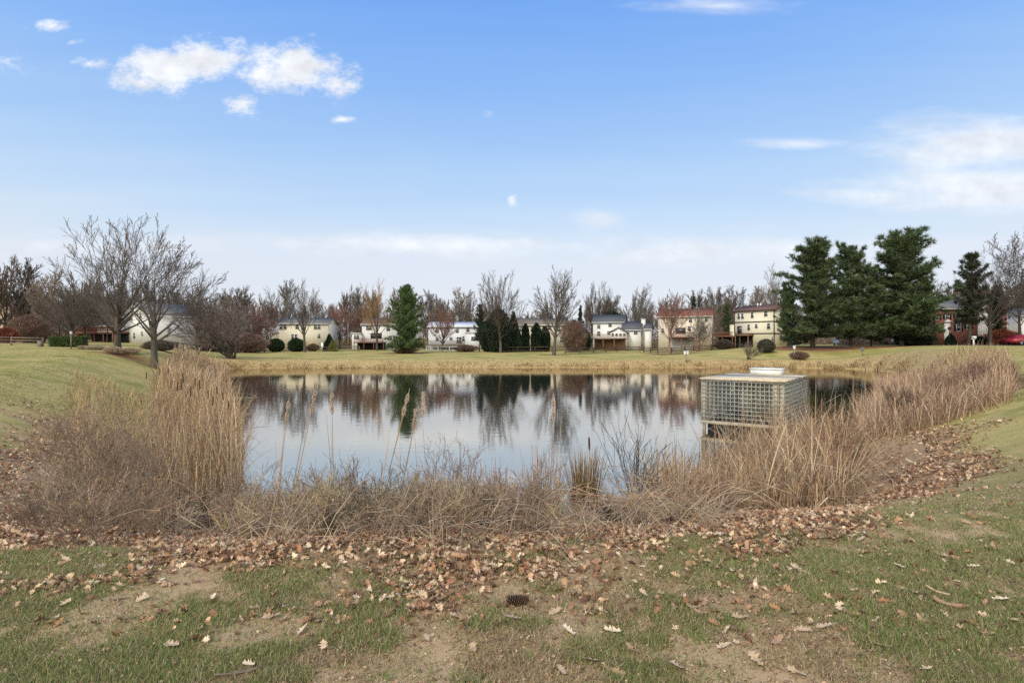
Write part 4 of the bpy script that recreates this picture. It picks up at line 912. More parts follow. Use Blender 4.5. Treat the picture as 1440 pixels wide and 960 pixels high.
def arching_stems():
    rng = np.random.default_rng(117); segs = []; n = 2400
    while n:
        px = rng.uniform(300, 1010); D = rng.uniform(4.2, 7.4); d_ = bs(px, D); k_ = bq(D); D = float(bankd(D)); x = px2x(px, D)
        if not (.2 < d_ < 3.35) or (775 < px < 930 and d_ < 2.5): continue
        n -= 1; az = rng.uniform(0, 6.28); L = rng.uniform(.25, 1.0)*k_; hh = L*rng.uniform(.12, .75)*.6; z0 = float(zt(x, D)); P = []
        end = min(1.0, rng.uniform(.5, 1.1))
        for t in np.linspace(0, end, 6): P.append((x+math.cos(az)*L*t, D+math.sin(az)*L*t, z0+4*hh*t*(1-t*.85)+rng.normal(0, .008)))
        for k in range(5):
            r = (.0026*(1-k/5)+.0012)*k_; segs.append((*P[k], *P[k+1], r, r*.85))
            if rng.random() < .4:
                q = np.array(P[k+1])+rng.normal(0, .1, 3)+(0, 0, .05); segs.append((*P[k+1], *q, .0016*k_, .0011*k_))
    V, Q = tubes(np.array(segs), 3); C = pick(rng, [(176, 156, 130), (150, 132, 112), (192, 170, 138), (128, 112, 98), (164, 128, 100)], len(segs))
    tag(link('dead_stems', raw_mesh('dead_stems', V, Q, M['brush'], np.repeat(C, 6, 0))), 'pale arching dead stems tangled over the middle of the near bank', 'brush', kind='stuff')
arching_stems()
def stems_on_ground(label, pts, r, seed, name='fallen_stem', tone=(150, 104, 76)):
    rng = np.random.default_rng(seed); m = mat_noise('cane', lin(*tone), lin(*[int(c*.75) for c in tone]), 10, .85)
    P = [np.array(atp(px, D, (h+.12)*bq(D))) for px, D, h in pts]; r *= bq(pts[0][1]); Q = []
    for a, b in zip(P[:-1], P[1:]): Q += [a+(b-a)*t+rng.normal(0, .008, 3) for t in (0, .33, .66)]
    Q.append(P[-1]); o = P[0].copy()
    return tag(MB().tube([q-o for q in Q], np.linspace(r, r*.35, len(Q)), 6).build(name, m, None, True), label, 'stem') , o
for lb, pts, r, sd, tn in [
    ('long reddish fallen cane sloping down to the right across the middle brush', [(932, 5.8, .12), (820, 5.7, .26), (700, 5.7, .36), (620, 5.75, .42)], 0.0108, 1, (172, 130, 98)),
    ('lower reddish cane lying almost level under the long sloping one', [(900, 5.7, .14), (780, 5.6, .2), (650, 5.6, .24)], 0.0088, 2, (166, 130, 102)),
    ('brown cane running up to the right towards the pale leaning reed clump', [(820, 5.6, .12), (920, 5.9, .22), (1010, 6.4, .3), (1080, 6.9, .32)], 0.0095, 3, (164, 126, 96)),
    ('second brown cane curving low beside the one running up to the right', [(850, 5.3, .1), (950, 5.5, .18), (1050, 5.7, .12)], 0.0074, 4, (140, 104, 80)),
    ('thin bleached cane leaning steeply across the olive tussock', [(872, 5.9, .14), (790, 6.2, .45), (745, 6.5, .72)], 0.0074, 5, (186, 160, 124)),
    ('thin grey cane lying on the leaves below the middle brush', [(560, 4.9, .09), (700, 4.85, .11), (800, 5.0, .1)], 0.0054, 6, (120, 108, 94))]:
    o, loc = stems_on_ground(lb, pts, r, sd, tone=tn); o.location = tuple(loc)
# ------------------------------------------------------------------ background trees
bt = bare_tree
bt(165, 62, 14.8, 'vase', 'wide vase-shaped bare tree, farther of the two big ones on the left lawn', 1.15, 'bark_grey', 'twig_dark', rz=.3)
bt(217, 59, 15.6, 'vase_b', 'big dark bare tree leaning slightly, nearer one on the left lawn', 1.0, 'bark_grey', 'twig_dark', rz=2.0, lean=.03)
bt(326, 52, 5.9, 'multi', 'low multi-stemmed reddish-brown tree at the left end of the pond', 1.25, 'bark_dark', 'twig_brown', name='multistem_tree')
bt(278, 58, 6.2, 'round', 'small slender bare tree standing between the nearer big tree and the multi-stemmed one', 1.1, 'bark_dark', 'twig_dark')
bt(429, 112, 14.3, 'oval', 'tall bare tree in front of the cream house with the round bushes', .85, 'bark_grey', 'twig_grey', rz=1.0)
bt(530, 128, 16.4, 'vase_b', 'budding golden-twigged tree behind the green pine', .75, 'bark_grey', 'twig_gold', rz=4.0)
bt(622, 120, 9.6, 'round', 'small red-budded tree in front of the pale blue-roofed house', .95, 'bark_dark', 'twig_red')
bt(704, 108, 15.6, 'dome', 'large twin-domed bare tree above the dark evergreens near the centre', .82, 'bark_grey', 'twig_dark', rz=1.2)
bt(779, 84, 13.0, 'oval', 'tall bare tree standing alone on the far bank, in front of the tan-roofed house', .9, 'bark_grey', 'twig_dark', rz=2.4)
bt(843, 165, 19.5, 'dome', 'upright bare tree behind the white house with the grey roof', .62, 'bark_grey', 'twig_dark', rz=3.4)
bt(908, 160, 18.5, 'oval_b', 'feathery bare tree right behind the white chimney', .8, 'bark_grey', 'twig_grey', rz=1.5)
bt(940, 94, 10.6, 'oval', 'pinkish-trunked bare tree in front of the red-roofed house', 1.0, 'bark_pink', 'twig_red', rz=2.9)
bt(981, 104, 8.4, 'multi', 'small pale multi-stemmed tree against the wall of the red-roofed house', .9, 'bark_pink', 'twig_grey', name='multistem_tree')
bt(1086, 150, 21.5, 'oval_b', 'tall thin bare tree rising behind the brown-trimmed house', .55, 'bark_grey', 'twig_grey')
bt(380, 150, 16.5, 'oval_b', 'dark narrow bare tree left of the cream house', .7, 'bark_dark', 'twig_dark')
bt(478, 165, 14.0, 'round', 'dense russet tree right of the cream house, larger of the two', .85, 'bark_dark', 'twig_red', rz=.4)
bt(505, 172, 13.0, 'round', 'smaller russet tree just left of the house with the raised deck', .8, 'bark_dark', 'twig_red', rz=2.1)
bt(355, 120, 10.8, 'multi', 'russet-brown bushy tree between the multi-stemmed tree and the cream house', 1.1, 'bark_dark', 'twig_red', name='multistem_tree')
bt(1052, 57, 1.9, 'multi', 'leafless sapling bush alone on the grass below the brown-trimmed house', 1.2, 'bark_grey', 'twig_brown', name='bare_sapling')
bt(1435, 82, 17.2, 'oval_b', 'large dark bare tree at the right edge beside the red car', .95, 'bark_dark', 'twig_dark', rz=.8)
bt(1392, 78, 13.6, 'vase_b', 'bare tree with low spreading limbs in front of the white wing of the brick house', .8, 'bark_dark', 'twig_dark', rz=5.0)
bt(98, 82, 9.4, 'round', 'dark bushy bare tree behind the clipped hedge', 1.25, 'bark_dark', 'twig_dark')
bt(255, 88, 12.0, 'vase_b', 'bare tree close behind the white shed', .9, 'bark_dark', 'twig_dark', rz=.9)
bt(1020, 150, 12.0, 'round', 'russet bare tree between the red-roofed and brown-trimmed houses', .9, 'bark_dark', 'twig_red')
for i, (px, D, H, k, lb) in enumerate([
    (5, 95, 14.0, 'wood_b', 'rusty-twigged bare tree at the left edge of the row behind the rail fence'),
    (34, 98, 14.5, 'wood', 'tall grey bare tree second from the left behind the rail fence'),
    (62, 92, 12.0, 'wood_c', 'broad brown bare tree behind the end of the rail fence'),
    (120, 104, 12.6, 'wood_b', 'bare tree right behind the clipped hedge, left of the white gabled house'),
    (-25, 92, 13.0, 'wood', 'bare tree half cut off by the left edge of the view')]):
    bt(px, D, H, k, lb, .95, 'bark_dark', ('twig_brown', 'twig_dark', 'twig_brown', 'twig_dark', 'twig_dark')[i])
_wr = random.Random(4)
_kinds = ['wood', 'wood_b', 'wood_c']
_spots = []
for px in range(-70, 1540, 10):
    D = _wr.uniform(172, 210); H = _wr.choice((_wr.uniform(9, 12), _wr.uniform(12, 15), _wr.uniform(14.5, 17.5)))
    if px < 360: D = _wr.uniform(112, 150); H = _wr.uniform(10, 13.5)
    if px > 1180: D = _wr.uniform(140, 165); H = _wr.uniform(12, 17)
    if px > 1350: H += 3
    if 330 < px < 680 or 820 < px < 1100: H *= 1.22
    elif 680 <= px <= 820: H *= .9
    _spots.append((px+_wr.uniform(-8, 8), D, H))
for px in range(-20, 370, 17): _spots.append((px+_wr.uniform(-8, 8), _wr.uniform(100, 118), _wr.uniform(6, 9.5)))
for i, (px, D, H) in enumerate(_spots):
    bt(px, D, H, _kinds[i % 3], 'leafless tree in the far row of woods behind the houses', _wr.uniform(.75, 1.0), ('bark_grey', 'bark_dark')[i % 2], ('twig_dark', 'twig_brown', 'twig_grey', 'twig_grey', 'twig_brown')[i % 5] if px > 330 else ('twig_brown', 'twig_grey')[i % 2], 'woods behind the houses', rz=_wr.uniform(0, 6.28))

def undergrowth():
    rng = np.random.default_rng(77); n = 110000; px = rng.uniform(-120, 1560, n); D = np.where(px < 340, rng.uniform(122, 136, n), np.where(px > 1180, rng.uniform(132, 142, n), rng.uniform(168, 190, n)))
    x = px2x(px, D); z = zt(x, D); top = (2.6+6.5*fbm(px, D*0, 46, 5, 3))*np.where(px < 340, .8, 1); u = rng.random(n); P = np.stack([x, D, z+u**1.3*top], 1)
    d = np.stack([rng.normal(0, .5, n), rng.normal(0, .5, n), rng.normal(.8, .4, n)], 1); V, T = tri_cloud(P, d, rng.uniform(.5, 1.6, n), rng.uniform(.06, .16, n), rng)
    tone = vnoise(px, D*0, 30, 9)[:, None]; c = pick(rng, [(116, 100, 86), (98, 86, 74), (128, 104, 90)], n)*(.75+.5*tone)
    tag(link('undergrowth', raw_mesh('undergrowth', V, T, M['brush'], np.clip(np.repeat(c, 3, 0), .01, 1))), 'brown leafless undergrowth filling the far woods behind the houses', 'undergrowth', kind='stuff')
undergrowth()
pine(1143, 76, 13.7, 'broad', 'tall dark pine beside the brown-trimmed house, leftmost of the three big pines', 1.3, 1.0)
pine(1197, 80, 13.2, 'broad_b', 'narrower pine in the middle of the three big pines', 1.0, 2.2)
pine(1268, 80, 15.0, 'broad_b', 'broadest pine with a many-pointed top, right of the narrow pine', 1.35, .4)
pine(1108, 86, 8.6, 'broad_b', 'shorter pine tucked behind the left side of the leftmost big pine', .7, 3.3)
pine(1225, 88, 10.5, 'broad', 'shorter pine filling the gap between the narrow and the broadest pine', .75, 5.1)
pine(1300, 88, 10.0, 'broad', 'low pine behind the right skirt of the broadest pine', .8, 4.2)
pine(1362, 77, 12.2, 'thin', 'thin sparse grey-green pine in front of the brick house', 1.05, .2)
pine(1405, 92, 9.5, 'thin', 'straggly low pine behind the bare trees at the right edge', .9, 2.6)
pine(570, 100, 11.6, 'bright', 'bright green pine by the water beside the house with the raised deck', 1.0, .6)
pine(674, 118, 9.6, 'thin', 'ragged small evergreen at the corner of the pale blue-roofed house', .85, 1.1)
pine(975, 170, 15.5, 'spruce', 'dark pointed spruce behind the roof of the red-roofed house', .65, .7)
pine(428, 172, 13.0, 'spruce', 'dark spruce peeping over the roof of the cream house', .95, .2)
pine(816, 150, 11.6, 'spruce', 'dark pointed spruce left of the white house with the grey roof', .8, 1.7)
pine(1022, 132, 9.9, 'broad', 'dark green conifer just left of the brown-trimmed house', .6, 1.4)
pine(1012, 175, 12.5, 'cone', 'green conifer top showing behind the red roof at its right end', .7, 2.4)

sh = shrub
sh(388, 116, 2.7, 3.1, 'ball', 'clipped round dark green bush left of the other at the cream house')
sh(417, 116, 2.7, 3.3, 'ball', 'clipped round dark green bush under the tall bare tree at the cream house')
sh(468, 118, 2.5, 1.9, 'cone_gold', 'yellow-green conical shrub right of the cream house')
sh(463, 124, 3.6, 2.6, 'cone', 'dark evergreen shrub behind the yellow-green conical one')
sh(739, 116, 5.6, 1.6, 'column', 'columnar arborvitae at the left corner of the tan-roofed house')
sh(754.5, 116, 5.7, 1.9, 'column', 'columnar arborvitae second from the left before the tan-roofed house')
sh(766, 117, 5.0, 2.0, 'column', 'slightly lower arborvitae right of the two taller ones')
sh(700, 112, 8.4, 4.6, 'ball_dark', 'tall dark evergreen mass at the foot of the twin-domed tree')
sh(722, 116, 8.0, 3.4, 'cone', 'dark cedar right of the evergreen mass under the twin-domed tree')
sh(688, 114, 6.2, 4.0, 'ball_dark', 'lower dark evergreen left of the mass under the twin-domed tree')
sh(807, 118, 6.4, 5.0, 'loose_red', 'loose reddish-brown shrub right of the lone bank tree', name='bare_shrub')
sh(822, 128, 4.6, 3.0, 'ball_dark', 'dark green shrub between the reddish shrub and the white house')
sh(860, 172, 11.0, 9.0, 'ball_dark', 'round dark evergreen crown above the grey roof of the white house', name='evergreen_tree', cat='tree')
sh(1077, 70, 1.68, 2.0, 'ball_grey', 'clipped round grey-green bush before the brown-trimmed house')
sh(1283, 81, 2.2, 4.0, 'ball_dark', 'low spreading evergreen at the foot of the broadest pine')
sh(1409, 88, 2.4, 4.2, 'loose_rust', 'rust-red hedge shrub beside the brick chimney', name='bare_shrub')
sh(1424, 89, 2.0, 3.0, 'loose_rust', 'smaller rust-red shrub right of the larger one by the chimney', name='bare_shrub')
sh(1298, 92, 1.6, 3.0, 'ball_dark', 'low dark foundation shrub left of the white front door')
sh(1337, 91, 1.9, 1.7, 'cone', 'small pointed evergreen right of the white front door')
sh(1378, 91, 1.4, 2.4, 'ball_dark', 'low dark shrub at the corner of the brick front')
sh(42, 88, 4.2, 5.0, 'loose_red', 'tangled russet shrub behind the rail fence', name='bare_shrub')
sh(8, 82, 2.2, 3.2, 'loose_rust', 'bright rust-red shrub at the left edge behind the rail fence', name='bare_shrub')
sh(135, 66, .5, 1.8, 'loose_tan', 'pale dried flower shrub left of the wide bare tree', name='dry_shrub')
sh(158, 60, .75, 1.5, 'loose_tan', 'pale dried flower shrub at the foot of the wide bare tree', name='dry_shrub')
sh(183, 62, .6, 1.8, 'loose_tan', 'pale dried flower shrub just right of the wide bare tree', name='dry_shrub')
sh(118, 66, .45, 1.1, 'loose_tan', 'smallest pale dried flower shrub beside the clipped hedge', name='dry_shrub')
sh(225, 76, 1.4, 3.6, 'loose_grey', 'grey twiggy shrub beyond the nearer big tree on the left lawn', name='bare_shrub')
sh(290, 92, 3.0, 6.0, 'loose_grey', 'dark grey bushes right of the white shed', name='bare_shrub')
sh(352, 105, 3.4, 6.0, 'loose_red', 'reddish bushes right of the multi-stemmed tree', name='bare_shrub')
sh(570, 102, 1.0, 4.2, 'loose_red', 'low red-brown bush under the bright green pine', name='bare_shrub')
sh(655, 114, 1.4, 4.6, 'loose_red', 'low red hedge in front of the pale blue-roofed house', name='bare_shrub')
sh(440, 119, 1.6, 2.4, 'loose_red', 'low twiggy shrub below the stone panel of the cream house', name='bare_shrub')
sh(1018, 108, 1.9, 3.0, 'loose_grey', 'dark low bushes under the deck of the brown-trimmed house', name='bare_shrub')
sh(1124, 55, .75, 1.7, 'loose_red', 'dark reddish waterside bush below the white nest box', name='bare_shrub')
def hedge(px0, px1, D, H, W_, label):
    rng = np.random.default_rng(int(px0)); x0, x1 = px2x(px0, D), px2x(px1, D); n = 9000; L = x1-x0
    f = rng.random(n); P = np.stack([rng.uniform(0, L, n), rng.uniform(-W_/2, W_/2, n), rng.uniform(0, H, n)], 1)
    s = rng.integers(0, 3, n); P[s == 0, 1] = -W_/2; P[s == 1, 2] = H
    P += .06*rng.standard_normal((n, 3)); P[:, 2] *= .92+.16*vnoise(P[:, 0], P[:, 1], 1.1, 7)
    V, T = tri_cloud(P, rng.standard_normal((n, 3))+(0, -.5, .5), rng.uniform(.1, .22, n), rng.uniform(.05, .12, n), rng)
    e = empty('clipped_hedge', at(px0, D)); link('foliage', raw_mesh('foliage', V, T, M['needle'], np.clip(np.repeat(pick(rng, [(72, 90, 46), (58, 76, 40), (86, 102, 54)], n), 3, 0), .01, 1)), e)
    MB().box(.1, L-.1, -W_*.35, W_*.35, -.1, H*.8).build('stem', M['bark_dark'], e)
    return tag(e, label, 'hedge')
hedge(74, 121, 72, 1.15, 1.2, 'long clipped green hedge right of the rail fence')

# ------------------------------------------------------------------ houses
M['roof_grey'] = mat_noise('roof_grey', lin(128, 126, 122), lin(98, 96, 94), 6, .95, .4, 30, spec=.08)
M['roof_slate'] = mat_noise('roof_slate', lin(104, 104, 104), lin(80, 81, 82), 6, .95, .4, 30, spec=.08)
M['roof_tan'] = mat_noise('roof_tan', lin(134, 124, 110), lin(106, 98, 87), 6, .95, .4, 30, spec=.08)
M['roof_red'] = mat_noise('roof_red', lin(150, 98, 80), lin(116, 76, 63), 6, .95, .4, 30, spec=.08)
M['roof_brown'] = mat_noise('roof_brown', lin(122, 96, 84), lin(94, 74, 66), 6, .95, .4, 30, spec=.08)
M['roof_pale'] = mat_noise('roof_pale', lin(204, 206, 208), lin(184, 186, 190), 6, .9, .3, 30, spec=.1)
M['sid_cream'] = mat_siding('siding_cream', lin(208, 200, 178)); M['sid_white'] = mat_siding('siding_white', lin(214, 212, 205)); M['sid_grey'] = mat_siding('siding_grey', lin(206, 208, 208))
M['sid_beige'] = mat_siding('siding_beige', lin(214, 200, 178)); M['sid_ivory'] = mat_siding('siding_ivory', lin(222, 214, 186), vertical=True, pitch=.4); M['sid_peach'] = mat_siding('siding_peach', lin(206, 178, 150))
M['stone_tan'] = mat_noise('stone_tan', lin(178, 158, 128), lin(142, 124, 100), 3, .9, .5, 8)
class House:
    """a box with a gabled roof; local x along the front, y away from the camera, z up"""
    def __init__(s, name, label, L, Rr, zb=None):
        (pl, Dl), (pr, Dr) = L, Rr; Dl, Dr = fard(pl, Dl), fard(pr, Dr); a = np.array((px2x(pl, Dl), Dl)); b = np.array((px2x(pr, Dr), Dr)); s.w = float(np.linalg.norm(b-a)); s.pl, s.pr, s.D = pl, pr, (Dl+Dr)/2
        s.yaw = math.atan2(b[1]-a[1], b[0]-a[0]); s.Dl, s.Dr = Dl, Dr
        zz = min(float(zt(*a)), float(zt(*b))) if zb is None else zb; s.z0 = zz
        s.e = empty(name, (a[0], a[1], zz), s.yaw); tag(s.e, label, 'house')
    def u(s, px):
        # intersect the pixel's ray with the front wall line
        t = (px-720)/F; ax, ay = px2x(s.pl, s.Dl), s.Dl; c, d = math.cos(s.yaw), math.sin(s.yaw)
        return (t*ay-ax)/(c-t*d)
    def z(s, py, px=None): D = s.D if px is None else s.Dl+math.sin(s.yaw)*s.u(px); return zpix(py, D)-s.z0
    def block(s, x0, x1, y0, y1, z1, rise, wall, roof, ridge='x', over=.35, z0=-.6, trim='white', name='wall'):
        m = MB(); m.box(x0, x1, y0, y1, z0, z1)
        if ridge == 'x':
            ym = (y0+y1)/2
            for X, t in ((x0, .25), (x1-.25, .25)): m.poly([(X, y0, z1), (X, y1, z1), (X, ym, z1+rise)], (t, 0, 0))
        elif ridge == 'y':
            xm = (x0+x1)/2
            for Y, t in ((y0, .25), (y1-.25, .25)): m.poly([(x0, Y, z1), (x1, Y, z1), (xm, Y, z1+rise)], (0, t, 0))
        w = m.build(name, M[wall], s.e)
        r = MB(); th = .16; f = MB()
        if ridge == 'x':
            ym = (y0+y1)/2; k = rise/(ym-y0); e0 = z1-k*over+.03
            r.poly([(x0-over, y0-over, e0), (x1+over, y0-over, e0), (x1+over, ym, z1+rise+.03), (x0-over, ym, z1+rise+.03)], (0, 0, th))
            r.poly([(x0-over, y1+over, e0), (x0-over, ym, z1+rise+.03), (x1+over, ym, z1+rise+.03), (x1+over, y1+over, e0)], (0, 0, th))
            f.box(x0-over, x1+over, y0-over-.1, y0-over-.003, e0-.02, e0+.14)
        elif ridge == 'y':
            xm = (x0+x1)/2; k = rise/(xm-x0); e0 = z1-k*over+.03
            r.poly([(x0-over, y0-over, e0), (xm, y0-over, z1+rise+.03), (xm, y1+over, z1+rise+.03), (x0-over, y1+over, e0)], (0, 0, th))
            r.poly([(x1+over, y0-over, e0), (x1+over, y1+over, e0), (xm, y1+over, z1+rise+.03), (xm, y0-over, z1+rise+.03)], (0, 0, th))
            for sg in (-1, 1): X = x0-over-.1 if sg < 0 else x1+over+.003; f.box(X, X+.097, y0-over, y1+over, e0-.02, e0+.14)
        else:
            r.box(x0-.15, x1+.15, y0-.15, y1, z1+.003, z1+.2); f.box(x0-.18, x1+.18, y0-.21, y0-.153, z1-.05, z1+.17)
        ro = r.build('roof', M[roof], s.e); f.build('gutter', M[trim], ro); return w, ro
    def win(s, px, py, w, h, y=0.0, frame='white', kind='window', shutters=None, cross=True, grille=0, panecol='glass', uv=None):
        u0 = s.u(px) if uv is None else uv[0]; D = s.Dl+math.sin(s.yaw)*u0+y*math.cos(s.yaw); zc = zpix(py, D)-s.z0; W_, H_ = w*D/F, h*D/F
        return s.win_m(u0, zc, W_, H_, y, frame, kind, shutters, cross, panecol)
    def win_m(s, u0, zc, W_, H_, y=0.0, frame='white', kind='window', shutters=None, cross=True, panecol='glass', side=None):
        t = .07; f = MB()
        def B(mb, x0, x1, d0, d1, z0, z1):
            if side is None: mb.box(x0, x1, y-d1, y-d0, z0, z1)
            else: mb.box(side+d0, side+d1, x0, x1, z0, z1)      # on the right-hand gable wall
        x0, x1, z0, z1 = u0-W_/2, u0+W_/2, zc-H_/2, zc+H_/2
        B(f, x0-t, x0, .003, .08, z0-t, z1+t); B(f, x1, x1+t, .003, .08, z0-t, z1+t); B(f, x0, x1, .003, .08, z1, z1+t); B(f, x0, x1, .003, .1, z0-t, z0)
        if cross: B(f, x0, x1, .035, .065, zc-.025, zc+.025)
        if cross and W_ > 1.6: B(f, u0-.03, u0+.03, .036, .066, z0, zc-.025); B(f, u0-.03, u0+.03, .036, .066, zc+.025, z1)
        fo = f.build(kind, M[frame], s.e); p = MB(); B(p, x0, x1, .004, .03, z0, z1); p.build('pane', M[panecol], fo)
        if shutters:
            for sg in (-1, 1):
                q = MB(); c = u0+sg*(W_/2+t+.24); B(q, c-.22, c+.22, .003, .05, z0-.02, z1+.02); q.build('shutter', M[shutters], fo)
        return fo
    def door(s, px, py_top, w, mat='white', y=0.0, panel=True):
        u0 = s.u(px); D = s.Dl+math.sin(s.yaw)*u0+y; zt_ = zpix(py_top, D)-s.z0; W_ = w*D/F
        o = MB().box(u0-W_/2, u0+W_/2, y-.06, y-.003, 0, zt_).build('door', M[mat], s.e); MB().box(u0+W_*.32, u0+W_*.42, y-.12, y-.063, zt_*.44, zt_*.5).build('handle', M['dark'], o); return o
    def deck(s, x0, x1, z, out, mat='deck_red', rail=.95, y=0.0, gap=.16, skirt=None):
        d = MB().box(x0, x1, y-out, y-.003, z-.28, z).build('deck', M[mat], s.e)
        r = MB(); r.box(x0, x1, y-out, y-out+.09, z+rail-.08, z+rail); r.box(x0, x1, y-out+.02, y-out+.07, z+.08, z+.15)
        n = max(2, int((x1-x0)/gap))
        for i in range(n+1): X = x0+.04+(x1-x0-.08)*i/n; r.box(X-.025, X+.025, y-out+.02, y-out+.06, z+.15, z+rail-.08)
        for X in (x0+.003, x1-.093): r.box(X, X+.09, y-out+.093, y-.003, z+rail-.08, z+rail-.005)
        r.build('railing', M[mat], d)
        k = max(2, int((x1-x0)/2.6)+1)
        for i in range(k): X = x0+.1+(x1-x0-.2)*i/(k-1); MB().box(X-.08, X+.08, y-out+.1, y-out+.26, -.6, z-.283).build('post', M[mat], d)
        if skirt: MB().box(x0+.2, x1-.2, y-.3, y-.02, -.5, z-.3).build('skirt_shade', M[skirt], d)  # panel below the deck; the dark ones stand in for shade
        return d
    def chimney(s, x0, x1, y0, y1, z1, mat): return MB().box(x0, x1, y0, y1, -.3, z1).box(x0-.08, x1+.08, y0-.08, y1+.08, z1+.002, z1+.16).build('chimney', M[mat], s.e)

h = House('cream_house', 'cream two-storey house with two clipped round bushes before it', (392, 150), (461, 150)); h.block(0, h.w, 0, 8.5, h.z(455), 1.6, 'sid_cream', 'roof_grey')
for px, py, w, hh in [(395.3, 459.7, 4, 6), (400.8, 459.7, 4, 6), (418, 459.4, 4.4, 6.2), (443.8, 459.7, 4, 6), (448.8, 459.7, 4, 6), (448.8, 472.6, 3.8, 6), (411.6, 474, 3.6, 8), (416.4, 474, 3.6, 8)]: h.win(px, py, w, hh)
h.door(453.5, 482, 4.2); MB().box(h.u(431), h.u(450), -.12, -.003, -.5, h.z(481)).build('stone_panel', M['stone_tan'], h.e)
h.block(-2.6, -.004, 1.5, 7, h.z(468), 0, 'sid_cream', 'roof_grey', 'flat')

h = House('white_house', 'white house with a reddish raised deck behind the green pine', (509, 145), (557, 145)); h.block(0, h.w, 0, 9, h.z(456), 1.7, 'sid_white', 'roof_brown')
h.block(-2.3, -.004, -1.2, 6, h.z(469), 0, 'sid_white', 'roof_brown', 'flat')
h.win(519, 461, 8, 5.6); h.win(511.7, 474, 7, 5.2, y=-1.2, uv=(-1.1,)); h.win(529, 472, 15, 7, cross=False, frame='trim_brown'); h.win(546, 462, 5, 6); h.win(549, 475, 5, 6)
h.deck(-1.0, h.u(545), h.z(480.5), 3.2, 'deck_red', y=-1.3, skirt='dark')

h = House('grey_white_house', 'grey-white house with a pale blue roof and a bay window', (602.5, 145), (682, 145)); h.block(0, h.w, 0, 9, h.z(459.5), 1.3, 'sid_grey', 'roof_pale')
h.block(h.u(655), h.u(682), -2.2, -.004, h.z(468), 0, 'sid_grey', 'roof_grey', 'flat')
for px, py, w, hh in [(614, 465, 4, 5), (643, 465, 4, 5), (658, 464, 4.4, 5.6), (674, 464, 4.4, 5.6), (614.5, 477, 4, 5), (634, 476, 4, 4), (645.6, 478.3, 7, 8.6), (651.5, 476, 3, 6)]: h.win(px, py, w, hh)
h.win(670.3, 476, 12, 5.4, y=-2.2, uv=(h.u(669.5),)); h.win(669, 488.5, 8, 3, y=-2.2, uv=(h.u(668.5),)); h.deck(h.u(605), h.u(653.5), h.z(484), 2.6, 'wood_grey')

h = House('tan_roofed_house', 'pale cream house with a tan roof behind three columnar evergreens', (728, 140), (799, 140)); h.block(0, h.w, 0, 9, h.z(457), 1.8, 'sid_cream', 'roof_tan')
for px, py, w, hh in [(733, 463, 3.6, 6), (748, 463, 4, 6), (771.7, 461, 6, 5), (786, 463, 4, 6), (748, 477, 4, 6), (790, 478, 5, 7)]: h.win(px, py, w, hh)

h = House('white_grey_roofed_house', 'white house with dark grey roofs, a sunroom and a white chimney', (834, 146), (877, 142)); h.block(0, h.w, 0, 8, h.z(453), 2.0, 'sid_white', 'roof_slate')
xa = h.w+.004; xb = h.u(902); h.block(xa, xb, -3.2, 4.5, h.z(464, 890), 2.2, 'sid_white', 'roof_slate')
h.chimney(xb+.003, xb+1.0, -.4, 1.2, h.z(449, 905), 'sid_white')
h.block(xb+1.003, xb+2.6, -2.6, 4, h.z(463, 905), 1.6, 'sid_white', 'roof_slate')
sx0, sx1 = h.u(863), h.u(884); h.block(sx0, sx1, -6.2, -3.21, h.z(467, 875), 1.0, 'white', 'roof_slate', 'y')
for px in (867, 871.5, 876, 880.5): h.win(px, 470.5, 3.0, 3.6, y=-6.2, uv=((px-865)*(sx1-sx0)/18+sx0+.1,))
for px, py, w, hh in [(842, 459, 4, 5), (858, 456.5, 4.5, 5.4), (856, 468, 3.8, 5), (842, 469, 4.4, 6)]: h.win(px, py, w, hh)
h.win_m(xb-1.2, h.z(468, 890), .9, .8, y=-3.2)
h.deck(h.u(840), sx1+.2, h.z(475.4), 3.0, 'deck_brown', y=-6.25, skirt='deck_brown')

h = House('red_roofed_house', 'beige house with a rusty red roof and a maroon deck', (926, 128), (1001, 120)); h.block(0, h.w, 0, 8.5, h.z(445, 960), 2.0, 'sid_beige', 'roof_red')
for px, py, w, hh in [(947, 451, 6, 6), (971, 450, 4, 6), (993, 448.5, 4, 6.6), (990.6, 463.7, 5, 6.6), (969.5, 462, 4, 6), (932, 465, 4, 6)]: h.win(px, py, w, hh)
h.win(957, 465, 13, 7.6, cross=False, frame='trim_brown'); h.deck(h.u(943), h.u(977), h.z(473.5, 960), 2.6, 'deck_red', skirt='concrete'); h.win_m(4, h.z(448, 1000), .9, 1.1, side=h.w)

h = House('brown_trimmed_house', 'ivory house with dark brown trim bands beside the big pines', (1033, 118), (1089, 106))
zz = h.z(436.5, 1062); h.block(0, h.w, 0, 7.5, zz, 1.3, 'sid_ivory', 'roof_brown', trim='trim_brown')
h.block(-1.6, -.004, .4, 7, h.z(455, 1033), 0, 'sid_ivory', 'roof_brown', 'flat', trim='trim_brown')
for za in (h.z(452.5, 1062), h.z(469, 1062)):
    MB().box(-.03, h.w+.03, -.06, -.003, za-.13, za+.13).box(h.w+.003, h.w+.06, .0, 7.5, za-.13, za+.13).build('trim_band', M['trim_brown'], h.e)
MB().box(h.w-.16, h.w+.07, -.09, -.063, 0, zz).box(-.07, .12, -.09, -.063, h.z(469, 1040), zz).build('corner_board', M['trim_brown'], h.e)
for px, py, w, hh in [(1039, 444.6, 3.6, 7.4), (1044.2, 444.4, 3.6, 7.4), (1058, 443, 3.8, 7.6), (1077, 441, 4.6, 7), (1053, 460.2, 3.8, 7.8), (1063.7, 458.4, 3.8, 5.4), (1081, 458.5, 4.4, 8), (1086.3, 476, 2, 5)]: h.win(px, py, w, hh)
